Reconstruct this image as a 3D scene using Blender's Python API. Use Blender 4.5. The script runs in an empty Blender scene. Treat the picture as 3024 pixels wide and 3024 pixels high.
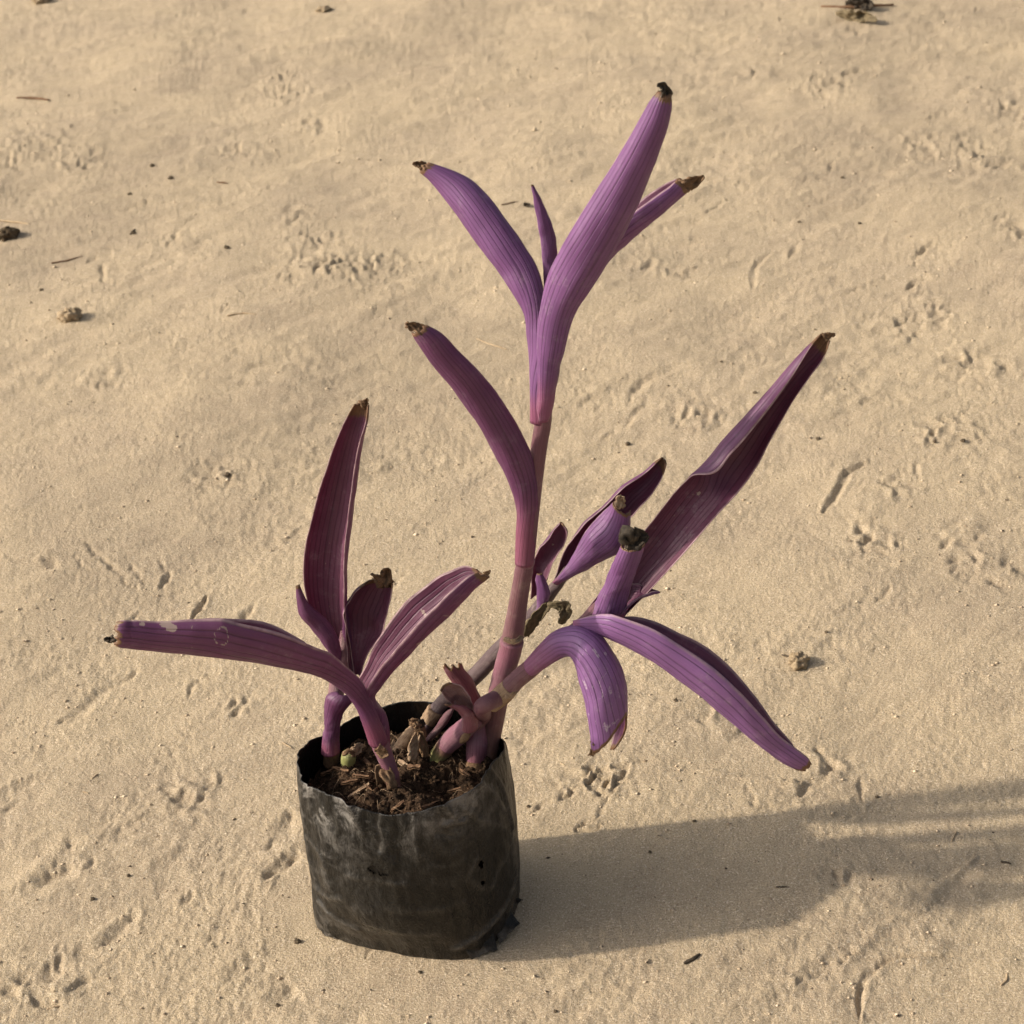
import bpy, math, random
import numpy as np
from mathutils import Matrix, Vector
random.seed(7); RNG = np.random.default_rng(11)
SC = bpy.context.scene; COL = SC.collection

# ------------------------------------------------------------------ camera
FOV, PITCH, ROLL = 28.0, 29.0, 5.5
FPX = 1512/math.tan(math.radians(FOV/2))
_p, _r = math.radians(PITCH), math.radians(ROLL)
CF = np.array([0, math.cos(_p), -math.sin(_p)]); _x = np.array([1., 0, 0]); _u = np.cross(_x, CF)
CR = math.cos(_r)*_x - math.sin(_r)*_u; CU = math.sin(_r)*_x + math.cos(_r)*_u
BAGR = 0.048
CAM = -(CF + (1244-1512)/FPX*CR - (2669-1512)/FPX*CU)*(BAGR*FPX/302)
cd = bpy.data.cameras.new('camera'); cam = bpy.data.objects.new('camera', cd); COL.objects.link(cam)
cd.sensor_width = 36; cd.lens = 18/math.tan(math.radians(FOV/2)); cd.clip_start = .01; cd.clip_end = 500
cam.matrix_world = Matrix(((CR[0], CU[0], -CF[0], CAM[0]), (CR[1], CU[1], -CF[1], CAM[1]), (CR[2], CU[2], -CF[2], CAM[2]), (0, 0, 0, 1)))
cd.dof.use_dof = True; cd.dof.focus_distance = .93; cd.dof.aperture_fstop = 38
SC.camera = cam

# ------------------------------------------------------------------ light
SUN_EL, SUN_AZ = math.radians(29.5), math.radians(2)      # light travels towards +X and a little +Y
sd = np.array([math.cos(SUN_EL)*math.cos(SUN_AZ), math.cos(SUN_EL)*math.sin(SUN_AZ), -math.sin(SUN_EL)])
L = bpy.data.lights.new('sun', 'SUN'); L.energy = 3.6; L.angle = math.radians(1.6); L.color = (1, .90, .75)
so = bpy.data.objects.new('sun', L); COL.objects.link(so)
so.rotation_euler = Vector(sd).to_track_quat('-Z', 'Y').to_euler()
W = bpy.data.worlds.new('World'); SC.world = W; W.use_nodes = True
wt = W.node_tree; wt.nodes.clear()
sky = wt.nodes.new('ShaderNodeTexSky'); sky.sky_type = 'NISHITA'; sky.sun_disc = False
sky.sun_elevation = SUN_EL; sky.sun_rotation = math.atan2(-sd[0], -sd[1]); sky.dust_density = 6; sky.air_density = 1; sky.ozone_density = 1
hs = wt.nodes.new('ShaderNodeHueSaturation'); hs.inputs['Saturation'].default_value = .45
bg = wt.nodes.new('ShaderNodeBackground'); bg.inputs[1].default_value = .13
wo = wt.nodes.new('ShaderNodeOutputWorld')
wt.links.new(sky.outputs[0], hs.inputs['Color']); wt.links.new(hs.outputs[0], bg.inputs[0]); wt.links.new(bg.outputs[0], wo.inputs[0])
SC.view_settings.view_transform = 'Standard'; SC.view_settings.look = 'None'; SC.view_settings.gamma = 1
SC.view_settings.exposure = 0.28
SC.render.resolution_x = SC.render.resolution_y = 1024

# ------------------------------------------------------------------ pixel helpers (3024 px photograph)
def ray(x, y):
    d = CF + (np.asarray(x, float)-1512)[..., None]/FPX*CR - (np.asarray(y, float)-1512)[..., None]/FPX*CU
    return d
def P(x, y, d):                      # on the upright plane d centimetres in front of the bag axis
    r = ray(np.asarray(x), np.asarray(y)); t = (-np.asarray(d)*.01 - CAM[1])/r[..., 1]
    return CAM + r*t[..., None]
def G(x, y, z=0.0):                  # on the ground / a level plane
    r = ray(np.asarray(x), np.asarray(y)); t = (z - CAM[2])/r[..., 2]
    return CAM + r*t[..., None]
def onlevel(x, y, z): return -float(G(x, y, z)[1])*100
def frame(ox, oy, s): return lambda x, y: (ox + x*s, oy + y*s)
C1 = frame(800, 1950, 850/1729); C2 = frame(280, 1150, 1200/1932); C3 = frame(1100, 200, 1050/1844)
C4 = frame(1350, 950, 1150/1646); C5 = frame(900, 1950, 650/1932); C6 = frame(1400, 1400, 600/1932); C7 = frame(850, 1600, 550/1932)
K1 = frame(0, 0, 1000/1932); K2 = frame(2024, 0, 1000/1932); K3 = frame(2024, 1000, 1000/1932)
K4 = frame(0, 1500, 900/1932); K5 = frame(0, 2200, 900/1932); K6 = frame(1400, 2200, 1624/1932)

# ------------------------------------------------------------------ noise
def _h(ix, iy, s):
    n = (ix.astype(np.int64)*374761393 + iy.astype(np.int64)*668265263 + s*974634777) & 0xffffffff
    n = ((n ^ (n >> 13))*1274126177) & 0xffffffff
    return ((n ^ (n >> 16)) & 0xffffff)/float(0xffffff)
def perlin(x, y, s=0):
    x = np.asarray(x, float); y = np.asarray(y, float)
    ix = np.floor(x); iy = np.floor(y); fx = x-ix; fy = y-iy
    ux = fx*fx*fx*(fx*(fx*6-15)+10); uy = fy*fy*fy*(fy*(fy*6-15)+10)
    def g(a, b):
        t = _h(ix+a, iy+b, s)*6.2831853
        return np.cos(t)*(fx-a) + np.sin(t)*(fy-b)
    a = g(0, 0); b = g(1, 0); c = g(0, 1); d = g(1, 1)
    return 1.5*((a+(b-a)*ux) + ((c+(d-c)*ux)-(a+(b-a)*ux))*uy)
def fbm(x, y, s=0, o=4, gain=.5):
    t = 0; a = 1
    for k in range(o):
        t = t + a*perlin(x*2**k+7.3*k, y*2**k-3.1*k, s+k*17); a *= gain
    return t
def sstep(a, b, x):
    t = np.clip((np.asarray(x, float)-a)/(b-a), 0, 1); return t*t*(3-2*t)
def cells(x, y, s=0):                # distance to nearest / second nearest scattered point
    ix = np.floor(x); iy = np.floor(y); d1 = np.full(np.shape(x), 9.); d2 = d1.copy()
    for a in (-1, 0, 1):
        for b in (-1, 0, 1):
            px = ix+a+_h(ix+a, iy+b, s); py = iy+b+_h(ix+a, iy+b, s+91)
            d = np.hypot(px-x, py-y)
            d2 = np.minimum(d2, np.maximum(d1, d)); d1 = np.minimum(d1, d)
    return d1, d2
def pdist(X, Y, pts):                # distance to polyline and signed side
    best = np.full(X.shape, 1e9); side = np.zeros(X.shape)
    for (ax, ay), (bx, by) in zip(pts[:-1], pts[1:]):
        vx, vy = bx-ax, by-ay; l2 = vx*vx+vy*vy+1e-12
        t = np.clip(((X-ax)*vx+(Y-ay)*vy)/l2, 0, 1)
        dx = X-ax-t*vx; dy = Y-ay-t*vy; d = np.hypot(dx, dy)
        m = d < best; best = np.where(m, d, best); side = np.where(m, np.sign(vx*dy-vy*dx), side)
    return best, side

# ------------------------------------------------------------------ objects
def prop(o, label=None, cat=None, group=None, kind=None):
    for k, v in (('label', label), ('category', cat), ('group', group), ('kind', kind)):
        if v: o[k] = v
    return o
def empty(name, loc):
    o = bpy.data.objects.new(name, None); o.empty_display_size = .02; COL.objects.link(o); o.location = loc; return o
def mesh_obj(name, V, F, mat, parent=None, attrs=None, smooth=True, origin=None):
    V = np.asarray(V, float); F = np.asarray(F, np.int32)
    org = V.mean(0) if origin is None else np.asarray(origin, float)
    me = bpy.data.meshes.new(name)
    n = F.shape[1]
    me.vertices.add(len(V)); me.vertices.foreach_set('co', (V-org).astype(np.float32).ravel())
    me.loops.add(F.size); me.loops.foreach_set('vertex_index', F.ravel())
    me.polygons.add(len(F)); me.polygons.foreach_set('loop_start', np.arange(0, F.size, n, dtype=np.int32))
    me.update(calc_edges=True); me.validate()
    if smooth: me.polygons.foreach_set('use_smooth', np.ones(len(me.polygons), bool))
    for k, a in (attrs or {}).items():
        at = me.attributes.new(k, 'FLOAT', 'POINT'); at.data.foreach_set('value', np.asarray(a, np.float32))
    me.materials.append(mat)
    o = bpy.data.objects.new(name, me); COL.objects.link(o)
    if parent is None: o.location = org
    else:
        o.parent = parent; base = Vector((0, 0, 0)); q = parent
        while q: base += q.location; q = q.parent
        o.location = Vector(org) - base
    return o
def grid_faces(nr, nc, wrap=False):
    i = np.arange(nr-1)[:, None]; j = np.arange(nc if wrap else nc-1)[None, :]; j2 = (j+1) % nc
    return np.stack([i*nc+j, i*nc+j2, (i+1)*nc+j2, (i+1)*nc+j], -1).reshape(-1, 4)

# ------------------------------------------------------------------ material helper
class M:
    def __init__(s, name):
        s.m = bpy.data.materials.new(name); s.m.use_nodes = True; s.t = s.m.node_tree; s.t.nodes.clear()
        s.out = s.n('OutputMaterial'); s.b = s.n('BsdfPrincipled'); s.l(s.b.outputs[0], s.out.inputs[0])
    def n(s, t): return s.t.nodes.new('ShaderNode'+t)
    def l(s, a, b): s.t.links.new(a, b)
    def put(s, sock, v):
        if hasattr(v, 'is_output'): s.l(v, sock)
        elif isinstance(v, tuple) and len(v) == 3 and sock.type == 'RGBA': sock.default_value = v+(1,)
        else: sock.default_value = v
    def attr(s, name):
        n = s.n('Attribute'); n.attribute_name = name; return n.outputs['Fac']
    def pos(s): 
        n = s.n('TexCoord'); return n.outputs['Object']
    def xyz(s, x, y, z=0.0):
        n = s.n('CombineXYZ'); s.put(n.inputs[0], x); s.put(n.inputs[1], y); s.put(n.inputs[2], z); return n.outputs[0]
    def math(s, op, a, b=0.0, c=0.0, clamp=False):
        n = s.n('Math'); n.operation = op; n.use_clamp = clamp
        for i, v in enumerate((a, b, c)): s.put(n.inputs[i], v)
        return n.outputs[0]
    def noise(s, vec, scale, detail=4., rough=.55, dist=0.):
        n = s.n('TexNoise'); s.put(n.inputs['Vector'], vec); n.inputs['Scale'].default_value = scale
        n.inputs['Detail'].default_value = detail; n.inputs['Roughness'].default_value = rough; n.inputs['Distortion'].default_value = dist
        return n.outputs['Fac']
    def voro(s, vec, scale, out='Distance'):
        n = s.n('TexVoronoi'); s.put(n.inputs['Vector'], vec); n.inputs['Scale'].default_value = scale; return n.outputs[out]
    def ramp(s, f, a, b, lo=0., hi=1.):
        n = s.n('MapRange'); n.interpolation_type = 'SMOOTHSTEP'; s.put(n.inputs[0], f)
        for i, v in enumerate((a, b, lo, hi)): s.put(n.inputs[i+1], v)
        return n.outputs[0]
    def mix(s, f, a, b, mode='MIX'):
        n = s.n('Mix'); n.data_type = 'RGBA'; n.blend_type = mode
        s.put(n.inputs[0], f); s.put(n.inputs[6], a); s.put(n.inputs[7], b); return n.outputs[2]
    def bump(s, h, dist, strength=1., nrm=None):
        n = s.n('Bump'); n.inputs['Strength'].default_value = strength; n.inputs['Distance'].default_value = dist
        s.put(n.inputs['Height'], h)
        if nrm is not None: s.l(nrm, n.inputs['Normal'])
        return n.outputs[0]
    def fin(s, col, rough, nrm=None, spec=.5):
        s.put(s.b.inputs['Base Color'], col); s.put(s.b.inputs['Roughness'], rough); s.b.inputs['Specular IOR Level'].default_value = spec
        if nrm is not None: s.l(nrm, s.b.inputs['Normal'])
        return s.m

def sand_material():
    m = M('sand'); p = m.pos()
    big = m.ramp(m.noise(p, 7, 4), .35, .68)
    mid = m.ramp(m.noise(p, 45, 5, .6), .3, .72)
    c = m.mix(big, (.535, .415, .268), (.46, .355, .240))
    c = m.mix(m.math('MULTIPLY', mid, .55), c, (.59, .462, .302))
    gr = m.noise(p, 1250, 2, .8)
    c = m.mix(m.ramp(gr, .50, .66, 0, .72), c, (.29, .21, .135))
    c = m.mix(m.ramp(m.noise(p, 1000, 2, .8), .53, .68, 0, .72), c, (.86, .73, .55))
    spots = m.voro(p, 260)
    c = m.mix(m.ramp(spots, .10, .04, 0, .75), c, (.14, .10, .07))
    # broad greyish damp crust, plus shade painted into pits and grooves
    c = m.mix(m.math('MULTIPLY', m.attr('damp_shade'), .42), c, (.25, .195, .14))
    h1 = m.noise(p, 620, 4, .7); h2 = m.noise(p, 1900, 2, .7)
    nb = m.bump(h1, .002, .8); nb = m.bump(h2, .0008, .75, nb)
    return m.fin(c, .92, nb, .25)

def leaf_material(name, outer, inner, pink, glow, bloom=.5, scarc=(.40, .31, .26)):
    m = M(name); u = m.attr('u'); v = m.attr('v'); side = m.attr('side'); dry = m.attr('dry'); scar = m.attr('scar'); p = m.pos()
    wob = m.math('MULTIPLY', m.noise(m.xyz(m.math('MULTIPLY', u, 2.), m.math('MULTIPLY', v, .7)), 2.2, 1), .22)
    ph = m.math('MULTIPLY', m.math('ADD', u, wob), 19.)
    st = m.math('POWER', m.math('ABSOLUTE', m.math('SINE', ph)), 26.)             # parallel veins
    fine = m.noise(m.xyz(m.math('MULTIPLY', u, 30.), m.math('MULTIPLY', v, 1.6)), 1., 3, .6)
    cloud = m.noise(p, 55, 4, .6)
    co = m.mix(m.ramp(cloud, .32, .7), outer, tuple(min(1, x*1.22+.006) for x in outer))
    co = m.mix(m.ramp(fine, .35, .7, 0, .32), co, tuple(x*.66 for x in outer))
    ci = m.mix(m.ramp(cloud, .3, .7), inner, tuple(x*1.35+.004 for x in inner))
    ci = m.mix(m.ramp(fine, .4, .7, 0, .45), ci, tuple(x*.6 for x in inner))
    c = m.mix(side, ci, co)
    vein = m.math('MULTIPLY', st, m.ramp(m.noise(m.xyz(u, v), 5., 3), .3, .65, .35, .9))
    c = m.mix(vein, c, tuple(x*.36 for x in outer))
    c = m.mix(m.math('MULTIPLY', m.attr('base'), .75), c, pink)
    # dust / waxy bloom
    dust = m.math('MULTIPLY', m.ramp(m.noise(p, 160, 6, .75), .50, .78), m.ramp(m.noise(p, 28, 2), .35, .65))
    c = m.mix(m.math('MULTIPLY', dust, bloom), c, (.50, .40, .44))
    edge = m.math('MULTIPLY', m.ramp(m.math('ABSOLUTE', u), .925, .985), m.ramp(m.noise(p, 220, 3), .3, .6, .45, 1.))
    c = m.mix(m.math('MULTIPLY', edge, .75), c, (.50, .34, .34))
    spot = m.ramp(m.voro(m.xyz(m.math('MULTIPLY', u, 2.5), m.math('MULTIPLY', v, 12.)), 2.), .09, .05)
    c = m.mix(m.math('MULTIPLY', spot, m.ramp(cloud, .5, .6, 0, .6)), c, (.33, .22, .18))
    sc = m.math('MULTIPLY', m.ramp(m.math('ADD', m.math('MULTIPLY', scar, .62), m.math('MULTIPLY', m.noise(p, 650, 5, .8), .9)), .94, 1.12), .8)
    c = m.mix(sc, c, scarc)
    dn = m.ramp(m.math('ADD', dry, m.math('MULTIPLY', m.noise(p, 260, 4, .7), .6)), .72, 1.05)
    c = m.mix(dn, c, m.mix(m.noise(p, 420, 3), (.05, .022, .014), (.30, .16, .08)))
    hgt = m.math('ADD', m.math('MULTIPLY', fine, .6), m.math('MULTIPLY', st, -1.1))
    nb = m.bump(hgt, .00022, .7); nb = m.bump(m.noise(p, 700, 4, .6), .0003, .35, nb)
    m.fin(c, m.ramp(m.noise(p, 90, 3), .3, .7, .42, .62), nb, .45)
    tr = m.n('BsdfTranslucent'); m.put(tr.inputs[0], m.mix(dn, glow, (.10, .05, .02)))
    mx = m.n('MixShader'); mx.inputs[0].default_value = .16
    m.l(m.b.outputs[0], mx.inputs[1]); m.l(tr.outputs[0], mx.inputs[2]); m.l(mx.outputs[0], m.out.inputs[0])
    return m.m

def stem_material(name, a, b, dusty=.35):
    m = M(name); u = m.attr('u'); v = m.attr('v'); p = m.pos()
    fib = m.noise(m.xyz(m.math('MULTIPLY', u, 30.), m.math('MULTIPLY', v, 2.5)), 1., 4, .6)
    c = m.mix(m.ramp(m.noise(p, 60, 4), .3, .7), a, b)
    c = m.mix(m.ramp(fib, .4, .7, 0, .5), c, tuple(x*.55 for x in a))
    c = m.mix(m.ramp(m.noise(p, 130, 6, .75), .48, .75, 0, dusty), c, (.42, .33, .29))
    c = m.mix(m.math('MULTIPLY', m.attr('dry'), m.ramp(m.noise(p, 200, 4), .3, .6, .5, 1.)), c, (.17, .095, .05))
    c = m.mix(m.attr('green'), c, (.30, .30, .11))
    nb = m.bump(fib, .0005, .8)
    m.fin(c, .5, nb, .4); return m.m

def husk_material(name, a, b):
    m = M(name); p = m.pos(); n1 = m.noise(p, 240, 5, .7)
    u = m.attr('u')
    c = m.mix(m.ramp(n1, .3, .7), a, b)
    c = m.mix(m.ramp(m.noise(m.xyz(m.math('MULTIPLY', u, 12.), m.attr('v')), 2., 3), .45, .7, 0, .6), c, tuple(x*.4 for x in a))
    return m.fin(c, .8, m.bump(n1, .001, .7), .3)

def bag_material():
    m = M('black_plastic'); p = m.pos(); u = m.attr('u'); v = m.attr('v'); out = m.attr('side')
    n1 = m.noise(p, 26, 7, .68, .6)
    st = m.noise(m.xyz(m.math('MULTIPLY', u, 5.), m.math('MULTIPLY', v, 16.)), 1., 6, .7, .8)
    fine = m.noise(p, 340, 5, .75)
    c = m.mix(m.ramp(st, .35, .75), (.007, .0065, .0058), (.020, .0182, .0155))
    d1 = m.math('MULTIPLY', m.ramp(n1, .50, .66), m.ramp(fine, .32, .68))
    c = m.mix(m.math('MULTIPLY', d1, .22), c, (.30, .275, .245))
    # dust caked under the rim and soil splash low down
    rim = m.math('MULTIPLY', m.attr('rimdust'), m.ramp(m.noise(p, 60, 7, .75, .5), .46, .64))
    c = m.mix(m.math('MULTIPLY', rim, .58), c, (.34, .315, .285))
    low = m.math('MULTIPLY', m.attr('lowdust'), m.ramp(m.noise(p, 60, 6, .75), .42, .66))
    c = m.mix(m.math('MULTIPLY', low, .28), c, (.33, .25, .165))
    cr = m.attr('crease')
    c = m.mix(m.math('MULTIPLY', cr, m.ramp(fine, .3, .7, .03, .2)), c, (.40, .36, .31))
    c = m.mix(out, (.009, .008, .007), c)
    rough = m.ramp(m.noise(p, 40, 5, .7), .3, .7, .24, .48)
    h = m.math('ADD', m.math('MULTIPLY', m.noise(m.xyz(m.math('MULTIPLY', u, 9.), m.math('MULTIPLY', v, 14.)), 1., 5, .6, 1.2), 1.), m.math('MULTIPLY', fine, .12))
    nb = m.bump(h, .003, .45)
    return m.fin(c, rough, nb, .24)

def soil_material():
    m = M('potting_soil'); p = m.pos(); n1 = m.noise(p, 190, 6, .75); n2 = m.noise(p, 900, 3, .7)
    c = m.mix(m.ramp(n1, .3, .7), (.022, .014, .009), (.095, .055, .031))
    c = m.mix(m.ramp(n2, .55, .75, 0, .7), c, (.26, .17, .10))
    return m.fin(c, .95, m.bump(m.math('ADD', n1, m.math('MULTIPLY', n2, .4)), .003, .9), .15)

def clod_material(name, a, b):
    m = M(name); p = m.pos(); n1 = m.noise(p, 260, 6, .75)
    return m.fin(m.mix(m.ramp(n1, .32, .68), a, b), .93, m.bump(n1, .0014, .9), .2)

def grit_material():
    m = M('grit'); p = m.pos(); k = m.voro(p, 700, 'Color')
    sp = m.n('SeparateColor'); m.l(k, sp.inputs[0]); c = m.mix(sp.outputs[0], (.30, .22, .14), (.72, .58, .41))
    c = m.mix(m.ramp(sp.outputs[1], .86, .9), c, (.09, .065, .045))
    return m.fin(c, .85, None, .3)
SAND = sand_material()
LILAC = leaf_material('lilac_leaf', (.172, .066, .186), (.112, .034, .070), (.28, .085, .14), (.42, .06, .22), .34)
VIOLET = leaf_material('violet_leaf', (.232, .104, .268), (.12, .036, .082), (.31, .11, .19), (.42, .07, .26), .4, (.52, .42, .50))
PLUM = leaf_material('plum_leaf', (.122, .036, .100), (.108, .032, .064), (.24, .07, .11), (.48, .05, .17), .3)
ROSE = leaf_material('rose_leaf', (.235, .085, .105), (.22, .13, .125), (.30, .13, .17), (.5, .12, .13), .6)
STEM = stem_material('purple_stem', (.165, .065, .085), (.20, .095, .105))
STEMG = stem_material('grey_stem', (.105, .066, .072), (.15, .10, .10), .5)
STEMP = stem_material('pink_stem', (.27, .105, .15), (.24, .11, .14), .35)
TAN = husk_material('tan_husk', (.26, .165, .10), (.42, .30, .19))
BROWN = husk_material('brown_husk', (.12, .066, .034), (.25, .155, .085))
BLACK = husk_material('black_tip', (.020, .015, .011), (.075, .055, .035))
OLIVE = husk_material('dead_leaf', (.11, .085, .045), (.20, .15, .085))
BAG = bag_material(); SOIL = soil_material()
BARK = husk_material('bark', (.105, .055, .03), (.22, .125, .065))
CLODT = clod_material('tan_clod', (.23, .17, .10), (.42, .32, .21)); CLODB = clod_material('brown_clod', (.055, .038, .022), (.14, .10, .06))
TWIGD = husk_material('dark_twig', (.045, .034, .024), (.11, .08, .05)); TWIGT = husk_material('straw', (.34, .24, .14), (.50, .38, .24))

# ------------------------------------------------------------------ the ground: one sheet
def ground():
    nr, nc = 860, 940
    al = np.radians(np.linspace(60, 9.5, nr)); h = CAM[2]
    ys = CAM[1] + h/np.tan(al); rng = np.hypot(ys-CAM[1], h)
    tb = np.tan(np.radians(np.linspace(-21, 21, nc)))
    ys = np.concatenate([[ys[0]-6, ys[0]-1.5, ys[0]-.4], ys, [ys[-1]+.8, ys[-1]+3, ys[-1]+12, ys[-1]+40]])
    rng = np.concatenate([[rng[0]]*3, rng, [rng[-1]*1.3, rng[-1]*2, rng[-1]*5, rng[-1]*14]])
    tb = np.concatenate([[-8, -2.5, -.9], tb, [.9, 2.5, 8]])
    X = tb[None, :]*rng[:, None]; Y = np.repeat(ys[:, None], X.shape[1], 1)
    # streak direction of the sweeping / scuffing
    a = math.radians(33); A = X*math.cos(a)+Y*math.sin(a); B = -X*math.sin(a)+Y*math.cos(a)
    r0 = np.hypot(X, Y)
    far = sstep(.15, .9, Y)
    Z = .0042*fbm(X*4.2, Y*3.2, 3, 3)*sstep(.07, .22, r0)
    Z += .0008*fbm(A*16, B*46, 21, 5, .55)*(1+.5*far) + .0013*far*fbm(X*9+Y*4, Y*34-X*6, 23, 5, .6)                                  # soft wind / broom streaks
    w1 = sstep(-.05, .35, fbm(X*5, Y*5, 33, 2))
    Z += .0005*(1-np.abs(perlin(A*30+perlin(X*25, Y*25, 5), B*60, 41))*2.2)*w1
    Z += .00042*fbm(X*60, Y*60, 51, 3, .6)*(.35+w1)
    gr = fbm(X*230, Y*230, 61, 2, .7); Z += .00036*gr*(.5+.75*sstep(-.2, .3, fbm(X*14, Y*14, 63, 2)))            # crumbs
    Z += .00026*perlin(X*560, Y*560, 77)
    damp_shade = np.zeros_like(X)
    damp_shade += .6*sstep(-.05, .6, fbm(X*3.1+5, Y*2.4, 71, 5, .6))*sstep(.05, .7, Y+.35*(-X)) + .22*sstep(.0, .55, fbm(A*7, B*17, 73, 4, .6))
    def local(cx, cy, rad):
        m = (np.abs(X-cx) < rad) & (np.abs(Y-cy) < rad); return m
    # trampled, pitted patches
    PT = [(709, 430, 70, 42), (849, 274, 90, 45), (880, 621, 62, 48), (930, 766, 165, 85), (1080, 790, 130, 80), (104, 440, 170, 85), (250, 480, 90, 50), (820, 225, 70, 24), (930, 360, 70, 40),
          (2257, 222, 80, 32), (2454, 248, 105, 45), (2749, 440, 130, 62), (2738, 932, 140, 85), (2992, 673, 70, 60), (2982, 310, 70, 60), (2900, 460, 100, 60),
          (2593, 1595, 130, 90), (2904, 1647, 160, 110), (2671, 1440, 90, 60), (2050, 1222, 85, 60), (2878, 1078, 120, 80), (1780, 2300, 110, 75), (640, 1400, 120, 60),
          (850, 1560, 90, 60), (690, 2080, 70, 50), (2440, 2240, 90, 50), (2130, 2130, 90, 70), (1950, 800, 110, 50), (560, 2350, 130, 90), (330, 1120, 90, 50), (1760, 1180, 80, 50),
          (2800, 1280, 120, 60), (2450, 2580, 90, 40), (120, 2900, 160, 90), (1950, 1350, 70, 40)]
    for i, (x, y, a1, b1) in enumerate(PT):
        c = G(x, y); rx = np.linalg.norm(G(x+a1, y)-c); ry = np.linalg.norm(G(x, y+b1)-c)
        m = local(c[0], c[1], max(rx, ry)*1.9)
        if not m.any(): continue
        xx, yy = X[m], Y[m]; q = np.hypot((xx-c[0])/rx, (yy-c[1])/ry) + .45*fbm(xx*22, yy*22, 300+i, 2)
        k = sstep(1.25, .25, q)
        s = 1.0 + .25*math.sin(i*2.1)
        d1, d2 = cells(xx*95*s + 1.2*perlin(xx*60, yy*60, 9), yy*70*s, 200+i)
        pit = sstep(.62, .12, d1)
        Z[m] += k*(.0022*(.34-pit)*(.6+.6*_h(np.floor(xx*95*s), np.floor(yy*70*s), 5)) + .0007*fbm(xx*150, yy*150, 88, 2)); damp_shade[m] = np.maximum(damp_shade[m], .55*k*pit)  # pit bottoms coloured darker, painted shade inside the dents
    # grooves, heel edges, scrapes: (points, width mm, depth mm, step)
    def gv(fr, pts, w, d, step=0.):
        q = [G(*fr(*t))[:2] for t in pts]; q = np.array(q)
        c = q.mean(0); rad = np.abs(q-c).max()+w*.006+.01; m = local(c[0], c[1], rad)
        if not m.any(): return
        xx, yy = X[m], Y[m]; wx = xx+.0016*fbm(xx*90, yy*90, 12, 2); wy = yy+.0016*fbm(xx*90+9, yy*90, 13, 2)
        D, S = pdist(wx, wy, q); w = w*.00085*(1.25 if fr is K5 else 1); d = d*(.00044 if fr is K5 else .00058)
        e0 = np.hypot(wx-q[0, 0], wy-q[0, 1]); e1 = np.hypot(wx-q[-1, 0], wy-q[-1, 1]); ln = np.hypot(*np.diff(q, axis=0).T).sum()
        D = D*(1+1.3*sstep(min(.38*ln, .011), 0, np.minimum(e0, e1)))
        mod = .55+.6*sstep(-.4, .4, perlin(xx*70, yy*70, 14))
        Z[m] += mod*(-d*np.exp(-(D/w)**2) + .3*d*np.exp(-((D-1.9*w)/(.9*w))**2)) + .0004*np.exp(-(D/(2.5*w))**2)*fbm(xx*260, yy*260, 15, 2) + step*.001*S*np.exp(-(D/(4*w))**2)*sstep(0, w, D)
        damp_shade[m] = np.maximum(damp_shade[m], .5*np.exp(-(D/w)**2)*min(1, d/.003))  # groove shade put into the colour, stronger where deeper
    I = lambda x, y: (x, y)
    gv(K6, [(1350, 980), (1352, 900), (1375, 830), (1420, 780), (1500, 745), (1600, 738), (1680, 745)], 1.6, 3.2, -.5)
    gv(K6, [(1760, 390), (1660, 480), (1580, 560), (1450, 640), (1330, 750), (1210, 820), (1120, 835), (1000, 820)], 2.5, -1.6)
    gv(K6, [(350, 300), (380, 275), (420, 265)], 1.6, 2.6); gv(K6, [(360, 302), (430, 295), (455, 280)], 1.6, 2.4); gv(K6, [(420, 270), (460, 220), (490, 170)], 1.6, 2.2)
    gv(K6, [(300, 180), (360, 130), (420, 80)], 1.6, 2.4); gv(K6, [(740, 85), (860, 100), (960, 120), (1150, 135)], 2, -2.2); gv(K6, [(960, 130), (985, 220), (1090, 225), (1180, 190)], 2, 1.8)
    gv(K6, [(1130, 840), (1250, 800), (1330, 740)], 2, 1.6); gv(K6, [(1160, 270), (1250, 260), (1400, 225), (1480, 220)], 3, 1.6); gv(K6, [(560, 60), (640, 66)], 2, 2)
    for pp in ([(335, 165), (370, 140), (405, 128), (440, 88), (470, 82)], [(400, 138), (418, 162), (452, 150), (470, 120), (440, 112), (405, 130)], [(470, 120), (500, 135), (480, 165), (452, 150)], [(380, 92), (410, 84), (425, 100)], [(490, 85), (530, 80), (520, 110), (490, 115)], [(300, 190), (345, 168)], [(430, 165), (462, 182), (492, 168)]):
        gv(K6, pp, 1.7, 4.0)
    gv(K6, [(1210, 20), (1250, 60), (1235, 95)], 4, 4.5); gv(K6, [(1150, 175), (1165, 140), (1235, 110)], 3, 3.5); gv(K6, [(1360, 115), (1365, 190)], 2, 2); gv(K6, [(200, 240), (330, 150)], 2, 2)
    gv(K4, [(1080, 395), (1020, 485)], 2.2, 4.2); gv(K4, [(1310, 540), (1222, 682)], 2.4, 4.5); gv(K4, [(872, 648), (815, 700)], 2.2, 4)
    gv(K4, [(545, 240), (640, 320), (740, 400), (830, 495)], 2, 2.0); gv(K4, [(790, 315), (910, 472)], 1.6, 1.8); gv(K4, [(1000, 335), (1075, 400)], 1.6, 2); gv(K4, [(468, 308), (575, 432)], 1.6, 1.5)
    gv(K4, [(1600, 600), (1530, 690)], 3, 3); gv(K4, [(320, 345), (335, 370)], 4, 3); gv(K4, [(0, 320), (150, 350), (300, 340)], 2, 1.5); gv(K4, [(1060, 1060), (1200, 1040), (1250, 1060)], 2, 1.5)
    gv(K4, [(560, 1470), (640, 1460), (745, 1475)], 1.6, 2); gv(K4, [(390, 1330), (520, 1260), (640, 1130), (860, 1010)], 4, 2.2); gv(K4, [(0, 110), (120, 80), (210, 65)], 2, 2)
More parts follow.
